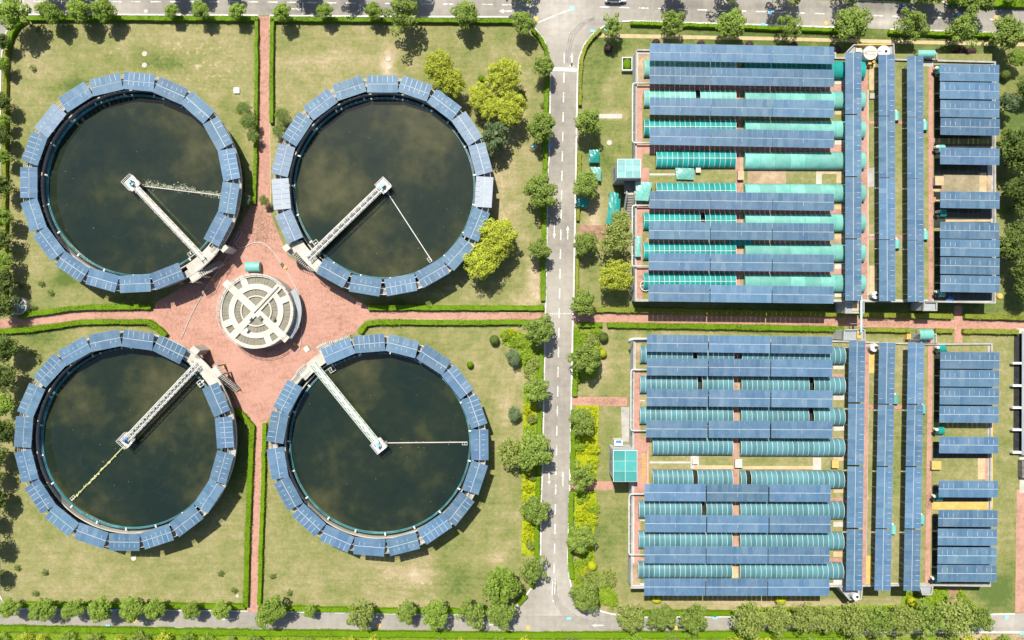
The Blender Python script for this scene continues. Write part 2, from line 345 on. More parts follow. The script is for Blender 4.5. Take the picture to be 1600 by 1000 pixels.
def ground():
    nx, ny = 321, 221
    gx = np.concatenate([[-1500, -400], np.linspace(-160, 160, nx - 4), [400, 1500]]); gy = np.concatenate([[-1500, -400], np.linspace(-110, 110, ny - 4), [400, 1500]])
    X, Y = np.meshgrid(gx, gy); v = np.stack([X.ravel(), Y.ravel(), np.zeros(nx * ny)], 1)
    i = np.arange((ny - 1) * nx).reshape(ny - 1, nx)[:, :-1].ravel()
    f = np.stack([i, i + 1, i + nx + 1, i + nx], 1)
    me = bpy.data.meshes.new('lawn'); me.from_pydata(v.tolist(), [], f.tolist()); me.materials.append(M_LAWN)
    a = me.attributes.new('patch', 'FLOAT', 'POINT'); a.data.foreach_set('value', patch_value(X.ravel() / S + 800, 500 - Y.ravel() / S))
    global SPOTS
    SPOTS = [(295,85,75,40,.9),(340,120,35,25,.8),(180,70,40,20,.6),(650,905,60,25,.8),(500,110,60,30,.5),(780,300,20,80,.5),(835,440,14,40,.8),(60,120,40,60,.3),(820,100,50,60,.3),(560,920,120,20,.4),(960,180,25,20,.6),(955,860,30,60,.3)]
    a = me.attributes.new('straw', 'FLOAT', 'POINT'); a.data.foreach_set('value', patch_value(X.ravel() / S + 800, 500 - Y.ravel() / S))
    kind(link('lawn', me), 'structure')
ground()

def pl(pts, h=0): return [W(x, y, h) for x, y in pts]
def sheet(name, pts, mat, z=.004, parent=None, k='structure'):
    b = MB(); b.prism([(p.x, p.y) for p in pl(pts)], 0, z, sheet=True)
    o = b.obj(name, mat, parent)
    if k and not parent: kind(o, k)
    return o
def road(name, pts, z, spots=()):
    b = MB(); b.prism([(p.x, p.y) for p in pl(pts)], 0, z, sheet=True)
    import bmesh
    me = b.mesh(name, M_ROAD); bm = bmesh.new(); bm.from_mesh(me); bmesh.ops.triangulate(bm, faces=bm.faces[:])
    for _ in range(6):
        e = [x for x in bm.edges if x.calc_length() > 2.2]
        if not e: break
        bmesh.ops.subdivide_edges(bm, edges=e, cuts=1); bmesh.ops.triangulate(bm, faces=bm.faces[:])
    bm.to_mesh(me); bm.free()
    a = me.attributes.new('patch', 'FLOAT', 'POINT'); vals = []
    for v in me.vertices:
        x, y = v.co.x / S + 800, 500 - v.co.y / S
        vals.append(sum(k * math.exp(-(((x - sx) / rx) ** 2 + ((y - sy) / ry) ** 2)) for sx, sy, rx, ry, k in spots))
    a.data.foreach_set('value', vals)
    return kind(link(name, me), 'structure')

TOPC = [(-900,-8),(-60,2),(0,2.2),(400,3),(500,4.3),(800,7.5),(1000,12.5),(1200,18.5),(1400,25.5),(1600,32),(1700,36),(2500,66)]
top_hi = [(x, y - 20.5) for x, y in TOPC]; top_lo = [(x, y + 20.5) for x, y in TOPC]
road('road', top_hi + top_lo[::-1], .008, [(870,20,70,30,.8),(660,5,30,20,.6),(190,10,30,20,.7),(20,20,60,40,.8),(1385,35,20,12,1.0),(1300,10,300,8,-.5),(560,15,150,14,-.4)])
VL = [(806,27),(822,33),(836,45),(848,60),(856,76),(860,95),(860,115),(858,250),(856,262),(852.5,480),(851,550),(847.5,740),(846,770),(844.5,870),(842,893),(836,910),(822,930),(808,946),(798,955),(790,962)]
VR = [(985,31),(960,35),(943,41.5),(926,54),(913,70),(905,90),(902.5,112),(900,250),(896,480),(895,500),(890.5,740),(888,840),(887,870),(888.5,895),(892.5,917),(900,932),(914,945),(930,952),(955,959),(985,963)]
VRO = road('road', VL + VR[::-1], .012, [(875,40,40,50,.9),(870,470,30,50,.8),(870,300,20,20,.4),(865,930,40,50,.7),(880,965,60,20,.5),(868,780,20,90,.35),(880,108,24,5,.4)])
BT = [(-900,945),(0,950),(200,951.5),(400,954),(600,957.5),(780,960.5),(810,961.5),(985,963),(1200,962),(1400,960.5),(1550,959),(1600,958),(2500,950)]
BB = [(-900,966),(0,977.5),(400,983.5),(800,989),(1200,986.5),(1600,988),(2500,992)]
BRO = road('road', BT + BB[::-1], .008, [(840,975,60,14,.5),(1580,970,40,20,1.0),(300,970,200,14,.1)])
sheet('road', [(-600,60),(4,60),(1,110),(-1,300),(-2,600),(-1,936),(6,951),(-600,951)], M_ROAD, .016)
sheet('road', [(-600,22),(30,22.5),(14,40),(7,58),(3.5,62),(-600,62)], M_ROAD, .012)

def kerb(pts, w=.28, name='kerb'):
    b = MB(); b.ribbon(pl(pts), w, 0, .13); return kind(b.obj(name, M_KERB), 'structure')
kerb([(30,23),(200,23.2),(400,24.2),(404,24.3)]); kerb([(422,24.6),(600,26),(806,27)] + VL[1:14] ); kerb(VL[14:])
kerb([(1352,44.6),(1200,39.4),(1100,36.6),(985,33)] + VR[1:] ); kerb([(1390,46),(1500,49.5),(1600,53),(1700,56)])
kerb([(x, y) for x, y in BB], .34); kerb([(30,951),(200,952.6),(386,954.5)], .2); kerb([(405,955),(600,958.5),(770,961)], .2); kerb([(1000,964),(1200,963),(1400,961.3),(1550,959.6),(1585,959)], .25); kerb([(1602,958.5),(1800,957)], .25)
kerb([(30,23.5),(18,36),(10,52),(5,70),(2,100),(0,300),(-1,600),(0,930),(8,946),(30,951)], .2)
kerb([(1336,0),(1400,3.5),(1428,5),(1434,0)], .3); kerb([(1466,-3),(1474,4),(1482,7.5),(1600,11.5),(1800,19)], .3)

# road markings are painted pieces of their road
def mark(pts, parent, z=.017, name='lane_marking'):
    b = MB(); b.prism([(p.x, p.y) for p in pl(pts)], 0, z, sheet=True); return b.obj(name, M_LINE, parent)
def bar(x0, y0, x1, y1, w, parent, z=.017, name='lane_marking'):
    d = Vector((x1 - x0, y1 - y0)).normalized(); n = Vector((-d.y, d.x)) * w / 2
    return mark([(x0 + n.x, y0 + n.y), (x1 + n.x, y1 + n.y), (x1 - n.x, y1 - n.y), (x0 - n.x, y0 - n.y)], parent, z, name)
y = 83.0
while y < 905:
    xc = lambda q: 881.8 - (q - 85) * .0198
    bar(xc(y), y, xc(y + 15.5), y + 15.5, 1.7, VRO); y += 30.65
def topy(x):
    for (a, b), (c, d) in zip(TOPC, TOPC[1:]):
        if a <= x <= c: return b + (d - b) * (x - a) / (c - a)
x = 22
while x < 1620:
    if not (825 < x < 935): bar(x, topy(x), x + 15.5, topy(x + 15.5), 1.7, VRO, .02)
    x += 30.5
def arrow(x, y, ang, L, parent, head=3.0, w=1.5):
    d = Vector((math.cos(ang), math.sin(ang))); n = Vector((-d.y, d.x)); o = Vector((x, y))
    P = [o + n * w / 2, o + d * L * .66 + n * w / 2, o + d * L * .66 + n * head, o + d * L, o + d * L * .66 - n * head, o + d * L * .66 - n * w / 2, o - n * w / 2]
    mark([tuple(p) for p in P], parent, .021, 'arrow_marking')
arrow(866, 351, math.pi / 2, 22, VRO, 2.4); arrow(887, 374, -math.pi / 2, 22, VRO, 2.4)
arrow(858, 736, math.pi / 2, 24, VRO, 2.2); arrow(879.5, 760, -math.pi / 2, 24, VRO, 2.2)
arrow(893.5, 104, -math.pi / 2, 22, VRO, 2.4, 2.2); arrow(893.5, 98, math.pi / 2, 7, VRO, 5, 2)
arrow(944, 977, math.pi, 20, VRO, 2.6); arrow(800, 17.5, math.pi, 20, VRO, 3.6, 2.2); arrow(455, 14, 0, 16, VRO, 2.6)
bar(473.5, 4, 473, 22, 1.6, VRO, .02); bar(841, 35, 893, 14, 2.0, VRO, .021); bar(764, 976, 785, 976, 1.5, BRO, .014)
bar(864, 905, 862.5, 930, 1.4, VRO); bar(867.5, 905, 866.5, 928, 1.4, VRO); bar(863, 938, 866, 940, 1.4, VRO); bar(347, 968, 368, 967, 1.2, BRO, .014)
for i in range(11): bar(859 + i * 3.1, 490, 860.6 + i * 3.1, 490, 1.8, VRO, .02)
bar(862, 108, 901, 109, 5.5, VRO, .015, 'concrete_patch')
M_TRACK = surf('tyre worn asphalt', (.17, .16, .145), (.26, .245, .22), 1.0, .8, .2, 3, .3)
for k in range(4):
    off = k * 2.6; P_ = [(864 + off * .6, 905), (864.5 + off * .7, 930), (869 + off, 946 - off * .3), (881 + off, 961 - off * .8), (900 + off * .6, 973 - off), (925, 980 - off * 1.2), (955, 983 - off * 1.2)]
    b = MB(); b.ribbon(pl(P_), .16, .0, .0135 + .0008 * k); b.obj('tyre_track', M_TRACK, VRO)
for k in range(3):
    P_ = [(884 + k * 3.0, 98), (885 + k * 3, 78), (890 + k * 4, 55), (905 + k * 4, 38), (930, 26 + k * 2)]
    b = MB(); b.ribbon(pl(P_), .2, .0, .0135 + .0008 * k); b.obj('tyre_track', M_TRACK, VRO)
# round covers and drains
def cover(x, y, r, mat, label, name='manhole_cover', z=.024):
    b = MB(); p = W(x, y); b.cyl((0, 0), r, 0, .03, 18); b.ring(r * .55, r * .7, .03, .04, n=18)
    tag(b.obj(name, mat, loc=(p.x, p.y, z - .02)), label, 'manhole cover')
for x, y, m, l in [(893.5,13,M_CYAN,'pale blue round cover in the top junction at the end of a white line'),(1204,18.5,M_CYAN,'pale blue round cover on the top road above the long solar rows'),(1499,24,M_CYAN,'pale blue round cover on the top road above the eastern basins'),
 (1291,36,M_ORANGE,'orange round cover beside the top road hedge'),(228,17.5,M_CONCL,'cream round cover on the top road near the tank lawns'),(825,981,M_ORANGE,'orange round cover in the bottom junction, west side'),(1056,981,M_ORANGE,'orange round cover on the bottom road below the young trees'),
 (210,970,M_ORANGE,'orange round cover on the bottom road beside the paired trees'),(592,977.5,M_ORANGE,'orange round cover on the bottom road below the lone round tree'),(423,973.5,M_ORANGE,'orange round cover on the bottom road near the brick path end'),(1282,980,M_ORANGE,'orange round cover on the bottom road under the tree belt'),(838,29.5,M_ORANGE,'faded orange round cover at the corner kerb of the top junction'),(1556,27,M_ORANGE,'orange round cover by the kerb under the last top road tree')]:
    cover(x, y, .42 if m is not M_CYAN else .5, m, l)
for x, y, l in [(889,966,'blue drain grate in the bottom junction, mid road'),(889,991.5,'blue drain grate in the kerb below the bottom junction'),(1117,965,'blue drain grate on the bottom road by the hedge end'),(1115,990,'blue drain grate in the lower kerb under the young trees'),(177,953.5,'blue drain grate beside the paired trees, hedge side'),(169,978,'blue drain grate in the lower kerb below the paired trees'),(405,986,'blue drain grate in the lower kerb near the brick path'),(647,990,'blue drain grate in the lower kerb below two round trees'),(1340,990,'blue drain grate in the lower kerb below the tree belt'),(1572,964,'blue drain grate on the bottom road east end'),(1596,989,'blue drain grate in the lower kerb at the east end'),(926,49,'blue drain grate in the curved kerb of the top junction'),(948,46,'blue drain grate behind the curved hedge of the top junction'),(1192,39,'blue drain grate in the kerb by the tall street tree'),(1489,9,'blue drain grate in the far kerb of the top road'),(834,228,'blue drain grate under the street trees west of the central road'),(858,228,'blue drain grate in the west kerb of the central road')]:
    p = W(x, y); b = MB(); b.box(-.45, .45, -.28, .28, 0, .04)
    for i in range(5): b.box(-.38, .38, -.24 + i * .11, -.2 + i * .11, .04, .06)
    tag(b.obj('drain_grate', M_CYAN, loc=(p.x, p.y, .1)), l, 'drain grate')
for x, y, l in [(226,84,'pale concrete lawn cover above the upper tank with the scum arm, outer one'),(226,102,'pale concrete lawn cover above the upper tank with the scum arm, inner one'),(607,92,'pale concrete lawn cover on bare soil above the upper tank by the road, outer one'),(607,105,'pale concrete lawn cover on bare soil above the upper tank by the road, inner one'),(209,872,'cream lawn cover just below the lattice bridge tank'),(371,931,'small pale lawn cover in the corner of two hedges'),(952,223,'worn stone disc on the lawn beside the long treatment block')]:
    p = W(x, y); b = MB(); b.cyl((0, 0), .5 if x != 371 else .3, 0, .06, 20); b.ring(.28, .34, .06, .08, n=20) if x != 371 else None
    tag(b.obj('concrete_cover', M_CONCL, loc=p), l, 'manhole cover')
p = W(370.5, 142); b = MB(); b.box(-.55, .55, -.55, .55, 0, .3); b.box(-.35, .35, -.35, .35, .3, .36)
tag(b.obj('inspection_box', M_WHITE, loc=p), 'small square white inspection box on the lawn beside the hedge', 'inspection box')

def path(name, pts, mat=None, z=.012, edge=True, w=.14):
    o = sheet(name, pts, mat or M_BRICK, z); return o
def edging(pts, w=.16):
    b = MB(); b.ribbon(pl(pts), w, 0, .06); kind(b.obj('path_edging', M_TAN), 'structure')
path('brick_path', [(405.5,25),(420.5,25),(421,200),(422,320),(404,320),(404.5,200)])
path('brick_path', [(391,655),(409,655),(407,750),(403.5,957),(387.5,956),(392,750)])
path('brick_path', [(-300,530),(0,499),(60,492.5),(100,487),(150,483),(240,481),(262,481),(262,520),(240,499),(170,499),(110,502),(60,507),(0,513),(-300,545)])
path('brick_path', [(560,487),(853,489.5),(852.5,501),(560,497.5)])
path('brick_path', [(896,488),(1200,491.5),(1350,496.5),(1500,500),(1700,502),(1700,517),(1500,514),(1350,511),(1200,507),(895,503)])
path('brick_path', [(893.5,620),(980,620.5),(980,634.5),(893,633)], z=.016)
path('brick_path', [(890,752),(958,752),(958,766),(890,765)], z=.016)
path('brick_path', [(1491,478),(1503,478),(1504,540),(1491,540)], z=.018)
path('brick_path', [(1588.5,765),(1602,765),(1600,957),(1586,957)], z=.016)
path('dirt_path', [(905,352),(960,352),(955,375),(908,378)], M_BROWN, .016)
path('dirt_path', [(1484,918),(1497,918),(1496,952),(1483,952)], M_BROWN, .016)
path('sand_path', [(938,52.5),(1200,57.5),(1400,62.5),(1700,69),(1700,74.5),(1400,68),(1200,63),(930,58.5)], M_TAN, .012)
path('concrete_path', [(934,178),(972,178),(972,185),(934,185)], M_CONCL, .016)
path('concrete_path', [(970,636),(986,636),(986,690),(972,690)], M_CONC, .016)
path('concrete_path', [(1588,513),(1700,514),(1700,770),(1593,770),(1592,520)], M_CONCL, .02)
for pts in ([(404.6,25),(403.6,200),(403,320)], [(421.4,25),(421.9,200),(423,320)], [(390.3,660),(391.4,750),(386.8,956)], [(409.8,660),(407.9,750),(404.3,956)], [(600,486.8),(852,489)], [(600,498),(852,501.6)]): edging(pts)
PLAZA = [(404,318),(421,318),(425,340),(450,400),(520,445),(562,470),(585,487),(575,499),(562,510),(552,522),(515,538),(500,560),(455,600),(428,640),(409,672),(391,672),(374,646),(345,604),(318,590),(285,560),(258,527),(248,508),(238,490),(244,472),(300,440),(370,360),(392,322)]
sheet('plaza', PLAZA, M_BRICK, .008)

# ------------------------------------------------------------------ solar tables
def panel_mesh(w, l, glass=None):
    b = MB(); t = .04; f = .018
    b.box(-w / 2, w / 2, -l / 2, l / 2, -t, 0, 1)
    b.f.pop(1); b.m.pop(1)
    o = [(-w / 2, -l / 2, 0), (w / 2, -l / 2, 0), (w / 2, l / 2, 0), (-w / 2, l / 2, 0)]; i = [(-w / 2 + f, -l / 2 + f, 0), (w / 2 - f, -l / 2 + f, 0), (w / 2 - f, l / 2 - f, 0), (-w / 2 + f, l / 2 - f, 0)]
    b.add(o + i, [(k, (k + 1) % 4, (k + 1) % 4 + 4, k + 4) for k in range(4)], 1); b.add(i, [(0, 1, 2, 3)], 0)
    return b.mesh('solar_panel', [glass or M_PANEL, M_FRAME])
def table_protos(L, D, nc, gap=.036, mid=.085, ticks=()):
    pw = (L - gap * (nc - 1)) / nc; pd = (D - mid) / 2
    pm = panel_mesh(pw, pd)
    fr = MB()
    fr.box(-L / 2, L / 2, -.05, .05, -.12, -.045)
    for y in (-D * .36, D * .36): fr.box(-L / 2, L / 2, y - .03, y + .03, -.14, -.05)
    for (y0, y1, tw, frac) in ticks:
        for i in range(nc - 1):
            if rnd.random() < frac:
                x = -L / 2 + (pw + gap) * (i + 1) - gap / 2; fr.box(x - tw / 2, x + tw / 2, y0 * pd, y1 * pd * rnd.uniform(.75, 1.05), -.03, .004)
    k = max(2, int(L / 2.8)); xs = [-L / 2 + L * (i + .5) / k for i in range(k)]
    for x in xs: fr.box(x - .04, x + .04, -D * .45, D * .45, -.24, -.14)
    return dict(L=L, D=D, nc=nc, pm=pm, fm=fr.mesh('support_frame', M_RAIL), xs=xs, pw=pw, pd=pd, gap=gap, mid=mid, posts={})
def solar_table(pr, c, base, rz, label, group, tilt=(0, 0)):
    """c: world centre of the panel plane; base: height of what it stands on"""
    t = thing('solar_table', label, 'solar table', (c.x, c.y, base), rz, group)
    tint = max(.8, min(1.25, rnd.gauss(1, .09))); tint = (tint, tint * rnd.uniform(.98, 1.02), tint * rnd.uniform(.96, 1.03), 1)
    h = c.z - base; R = Matrix.Rotation(tilt[0], 4, 'X') @ Matrix.Rotation(tilt[1], 4, 'Y')
    for r in (-1, 1):
        for i in range(pr['nc']):
            x = -pr['L'] / 2 + pr['pw'] / 2 + i * (pr['pw'] + pr['gap']); y = r * (pr['mid'] + pr['pd']) / 2
            p = link('solar_panel', pr['pm'], t, R @ Vector((x, y, 0)) + Vector((0, 0, h)))
            p.color = tint; p.rotation_euler = (tilt[0] + rnd.gauss(0, .007), tilt[1] + rnd.gauss(0, .007), 0)
    f = link('support_frame', pr['fm'], t, (0, 0, h)); f.rotation_euler = (tilt[0], tilt[1], 0)
    key = round(h, 2)
    if key not in pr['posts']:
        b = MB(); b.cyl((0, 0), .06, 0, h - .2, 8); b.box(-.14, .14, -.14, .14, 0, .03); pr['posts'][key] = b.mesh('post', M_RAIL)
    for x in pr['xs']:
        for y in (-pr['D'] * .25, pr['D'] * .25): link('post', pr['posts'][key], t, (x, y, 0))
    return t

# ------------------------------------------------------------------ settling tanks
HP = 5.5
TANKS = {
 'TL': dict(c=(203,285.5), m='scum arm tank', br=-46.5, bend='smooth', cw=-1, arm=(-7, 'scum'), tabs=[(339,357),(356,309),(357,257),(340,209),(309,167),(266,142),(217,127),(166,132),(118,151),(79,189),(54,232),(45,285),(52,336),(76,381),(113,417),(160,437),(211,443),(261,431)]),
 'TR': dict(c=(597,290), m='thin arm tank', br=224, bend='rails', cw=-1, arm=(-57, 'thin'), tabs=[(522,425),(571,446),(626,445),(675,426),(716,397),(745,351),(757.5,300),(752,248),(731,200),(695,162.5),(649,136),(597.5,130),(545,135),(500,162),(464,201),(441,250),(439,303),(451,354)]),
 'BL': dict(c=(195,688), m='lattice bridge tank', br=46.5, bend='lattice', cw=1, arm=(226, 'algae'), tabs=[(265,546),(215.5,531),(164,531),(116,547.5),(76,577.5),(47.5,625),(36,675),(41,728),(62,776),(96,814),(142.5,837),(194,848),(245,839),(291,814),(326,775),(345,730),(349,676),(336,625)]),
 'BR': dict(c=(590,696), m='green bridge tank', br=129, bend='green', cw=1, arm=(0.5, 'thin2'), tabs=[(449,620),(432.5,667.5),(433,724),(450,771),(482.5,812.5),(526,842.5),(577,855),(630,851),(679,826),(717.5,796),(744,747),(751,695),(742.5,642.5),(716,596),(679,560),(629,539),(577,535),(527.5,547.5)]),
}
PR_TANK = [table_protos(5.74, 3.22, 6, ticks=t_) for t_ in (((.08, .6, .05, .9), (-.98, -.1, .05, .8)), ((.25, .6, .045, .8), (-.6, -.3, .045, .7)), ((.1, .55, .045, .5),), ((-.95, -.2, .05, .95),))]
PALE_TABS = {('TR', 6): 2, ('TR', 7): 1, ('TR', 8): 1, ('TR', 15): 1, ('TR', 16): 2, ('TR', 17): 1, ('TL', 9): 1}  # tables given paler glass, by tank and index
ZW, ZWAT = 4.2, 2.75
PALE_ME = {k: panel_mesh(PR_TANK[0]['pw'], PR_TANK[0]['pd'], m_) for k, m_ in ((1, M_PANEL1), (2, M_PANEL2))}
rail_posts = {}
def pol(r, a, z=0): return Vector((r * math.cos(math.radians(a)), r * math.sin(math.radians(a)), z))
bracket = MB(); bracket.box(-.28, .28, -.14, .14, 0, .08); bracket_me = bracket.mesh('bracket', M_WHITE)
slab_me = {}
for key, T in TANKS.items():
    c = W(*T['c'], HP); C0 = (c.x, c.y, 0); a = T['br']; m = T['m']; cw = T['cw']
    t = thing('settling_tank', {'TL': 'upper round settling tank whose floating arm is covered in scum', 'TR': 'upper round settling tank with a thin white arm, by the road', 'BL': 'lower round settling tank with a lattice bridge and algae arm', 'BR': 'lower round settling tank with a pale green bridge, by the road'}[key], 'settling tank', C0, 0, 'four round settling tanks')
    b = MB(); b.ring(19.151, 19.4, 0, ZW - .3, n=144); b.obj('wall', M_GREENC, t)  # outer wall in dark greenish concrete
    b = MB(); b.ring(19.151, 20.28, ZW - .3, ZW, n=144); b.obj('walkway', M_CONC, t)
    b = MB(); b.ring(20.283, 20.42, ZW - .3, ZW + .1, n=144); b.obj('walkway_kerb', M_CONCL, t)
    b = MB(); b.ring(19.0, 19.15, 0, 3.6, n=144); b.obj('channel_wall', M_DARKC, t)
    b = MB(); b.ring(17.95, 18.12, 0, 3.45, n=144); b.obj('launder_wall', M_CONCL, t)
    b = MB(); b.ring(18.14, 18.98, 1.5, 2.35, n=144); b.ring(17.4, 17.93, 1.5, 2.3, n=144); b.obj('channel_water', M_BASIN, t)
    b = MB(); b.ring(17.28, 17.38, 0, 3.05, n=144); b.obj('basin_wall', M_DARKC, t)
    b = MB(); b.ring(17.22, 17.275, 2.5, 3.16, n=144)
    for i in range(288):
        q = pol(17.25, i * 1.25); M = Matrix.Translation((q.x, q.y, 0)) @ Matrix.Rotation(math.radians(i * 1.25), 4, 'Z'); b.box(-.03, .03, -.07, .07, 3.16, 3.24, 0, M)
    b.ring(17.05, 17.11, 2.7, 3.1, n=144); b.obj('weir_plate', M_WEIR, t)
    for i in range(19):
        q = pol(17.35, a + 12 + i * 18.9, 3.16); link('bracket', bracket_me, t, q, math.radians(a + 12 + i * 18.9))
    # outer railing, left open at the landing
    b = MB(); o0, o1 = (a - 14 * 1, a + 6) if cw < 0 else (a - 6 * 1, a + 14)
    if cw > 0: o0, o1 = a - 20, a + 4
    for z in (.55, 1.0): b.ring(20.33, 20.38, ZW + z, ZW + z + .05, o1, o0 + 360, n=120)
    k = 64
    for i in range(k + 1):
        q = pol(20.355, o1 + (o0 + 360 - o1) * i / k); b.cyl((q.x, q.y), .028, ZW + .1, ZW + 1.02, 6)
    for z in (.55, 1.0): b.ring(19.2, 19.25, ZW + z, ZW + z + .05, o1, o0 + 360, n=120)
    for i in range(k + 1):
        q = pol(19.225, o1 + (o0 + 360 - o1) * i / k); b.cyl((q.x, q.y), .028, ZW, ZW + 1.02, 6)
    b.obj('railing', M_PALEST, t)
    # landing with stair
    s0, s1 = (a - 15, a + 9) if cw < 0 else (a - 22, a + 12)
    b = MB(); b.ring(18.4, 20.5, ZW - .2, ZW + .06, s0 + 4, s1 - 2, n=16)
    pa = a - 10 if cw < 0 else a - 9
    b.ring(20.5, 21.75, ZW - .25, ZW + .03, pa - 2.8, pa + 2.8, n=8)
    for d in (-3, 3):
        q = pol(21.5, pa + d * .85); b.box(q.x - .12, q.x + .15, q.y - .15, q.y + .15, 0, ZW - .25)
    b.obj('landing', M_CONCL, t)
    b = MB()
    for r, q0, q1 in ((21.7, pa - 2.8, pa + 2.8), (20.6, a + 3, s1 - 2)):
        for z in (.5, 1.0): b.ring(r - .025, r + .025, ZW + z, ZW + z + .05, q0, q1, n=10)
        for i in range(6):
            q = pol(r, q0 + (q1 - q0) * i / 5); b.cyl((q.x, q.y), .03, ZW, ZW + 1.0, 6)
    b.obj('landing_railing', M_PALEST, t)
    sgn = 1 if cw < 0 else -1
    st = link('stair', None, t); ns = 13; sa0 = pa + sgn * 3.0
    if 'step' not in slab_me:
        b2 = MB(); b2.box(-.46, .46, -.11, .11, -.05, 0); slab_me['step'] = b2.mesh('step', M_CONCL)
    for i in range(ns):
        q = pol(21.15, sa0 + sgn * i * .78, ZW - .15 - i * .3); o = link('step', slab_me['step'], st, q, math.radians(sa0 + sgn * i * .78))
    b = MB()
    for r in (20.68, 21.62):
        b.beam(pol(r, sa0, ZW - .2), pol(r, sa0 + sgn * ns * .78, .1), .06, .14)
        b.beam(pol(r, sa0, ZW + .85), pol(r, sa0 + sgn * ns * .78, 1.1), .05, .05)
        for i in range(0, ns + 1, 3):
            q = pol(r, sa0 + sgn * i * .78); b.cyl((q.x, q.y), .025, max(0, ZW - .2 - i * .3), ZW + .85 - i * .285, 6)
    b.obj('stringer', M_PALEST, st)
    # water
    wt = MB(); wt.disc(17.22, ZWAT, 144); kind(wt.obj('water', M_WATER, loc=C0), 'structure')
    # scraper bridge
    br = thing('scraper_bridge', {'smooth': 'white solid deck bridge', 'rails': 'white open rail bridge', 'lattice': 'white lattice truss bridge', 'green': 'pale green plated bridge'}[T['bend']] + ' from the rim to the middle of its ' + ('upper' if key[0] == 'T' else 'lower') + ' tank', 'bridge', C0, math.radians(a), 'walkway bridges over the settling tanks')
    BW, z0 = {'smooth': .72, 'rails': .85, 'lattice': .92, 'green': 1.0}[T['bend']], 4.45
    dm = {'smooth': M_CREAM, 'rails': M_PALEST, 'lattice': M_PALEST, 'green': M_GREEN}[T['bend']]
    b = MB()
    if T['bend'] == 'lattice':
        for y in (-BW / 2, BW / 2, 0): b.box(.5, 19.6, y - .05, y + .05, z0 - .1, z0)
        for i in range(34): b.box(.6 + i * .57, .67 + i * .57, -BW / 2, BW / 2, z0 - .05, z0 - .02)
        b.box(.5, 19.6, -BW * .42, -BW * .1, z0 - .02, z0)
    elif T['bend'] == 'rails':
        b.box(.5, 19.6, -BW * .5, BW * .5, z0 - .08, z0)
    else: b.box(.5, 19.6, -BW / 2, BW / 2, z0 - .08, z0)
    b.obj('deck', dm if T['bend'] != 'rails' else M_DECKG, br)
    for y in (-BW / 2 - .04, BW / 2 + .04):
        b = MB(); wch = {'smooth': .05, 'rails': .16, 'lattice': .14, 'green': .1}[T['bend']]
        b.box(.3, 19.6, y - wch / 2, y + wch / 2, z0 + .95, z0 + 1.03); b.box(.3, 19.6, y - .07, y + .07, z0 - .35, z0 - .1)
        for i in range(14):
            x = .5 + i * 1.46; b.box(x - .03, x + .03, y - .03, y + .03, z0 - .1, z0 + .95)
            if i < 13: b.beam((x, y, z0), (x + 1.46, y, z0 + .95), .04, .04)
        b.box(.3, 19.6, y - .03, y + .03, z0 + .45, z0 + .5)
        b.obj('side_rail', dm if T['bend'] != 'smooth' else M_PALEST, br)
    b = MB()
    if T['bend'] == 'lattice':
        for i in range(20):
            x = .6 + i * .95; b.beam((x, -BW / 2, z0 + .98), (x + .95, BW / 2, z0 + .98), .07, .05); b.beam((x, BW / 2, z0 + .98), (x + .95, -BW / 2, z0 + .98), .07, .05)
    elif T['bend'] == 'rails':
        for i in range(13): b.box(1.2 + i * 1.46, 1.3 + i * 1.46, -BW / 2, BW / 2, z0 + .95, z0 + 1.0)
    elif T['bend'] == 'green':
        for i in range(13):
            for y in (-BW / 2 + .2, BW / 2 - .2): b.box(.9 + i * 1.46, 1.8 + i * 1.46, y - .05, y + .05, z0, z0 + .02, 1)
    else:
        for i in range(7): b.box(1.5 + i * 2.6, 1.56 + i * 2.6, -BW / 2 - .5, -BW / 2, z0 - .1, z0 - .02)
    b.obj('cross_bracing', [dm, M_BLACK], br)
    b = MB(); b.box(-1.3, .95, -1.1, 1.1, z0 - .1, z0 + .02); b.cyl((0, 0), .55, 0, z0 - .1, 20); b.obj('drive_platform', M_WHITE if key != 'BL' else M_PALEST, br)
    b = MB()
    for (x0, y0, x1, y1) in ((-1.3, -1.1, .95, -1.1), (-1.3, 1.1, .95, 1.1), (-1.3, -1.1, -1.3, 1.1)):
        for z in (.5, 1.0): b.beam((x0, y0, z0 + z), (x1, y1, z0 + z), .07, .05)
        for f in (0, .5, 1): b.cyl((x0 + (x1 - x0) * f, y0 + (y1 - y0) * f), .035, z0, z0 + 1.0, 6)
    b.obj('platform_railing', M_PALEST, br)
    b = MB(); b.cyl((-.15, 0), .5, z0 + .02, z0 + .35, 18); b.box(-.6, .3, -.3, .3, z0 + .35, z0 + .6); b.obj('gearbox', M_DARKC if key == 'TL' else M_CONC, br)
    b = MB(); b.cyl((-.2, .05), .24, z0 + .6, z0 + 1.1, 14); b.box(-.1, .5, -.15, .2, z0 + .6, z0 + .82); b.obj('motor', M_CYAN if key != 'BL' else M_BLUE, br)
    # skimmer arm
    an, ty = T['arm']
    ar = thing('skimmer_arm', {'scum': 'floating skimmer arm buried in foamy scum', 'thin': 'thin straight white skimmer pipe resting on dark water', 'algae': 'yellow green algae coated skimmer arm on dark water', 'thin2': 'pale level skimmer arm pointing to the central road'}[ty], 'skimmer arm', C0, math.radians(an), 'skimmer arms on the settling tanks')
    am = {'scum': M_CONCL, 'thin': M_WHITE, 'algae': M_ALGAE, 'thin2': M_CONCL}[ty]
    b = MB(); L = 16.6; b.tube([(1.2, 0, 3.0), (6, 0, 2.95), (11, 0, 2.93), (L, 0, 2.93)], .09 if ty == 'thin' else .11, 8)
    if ty == 'algae':
        rr = random.Random(3)
        for i in range(60):
            x = rr.uniform(2, L); b.cyl((x, rr.gauss(0, .07)), rr.uniform(.08, .2), 2.8, 3.02, 7)
    b.obj('pipe', am, ar)
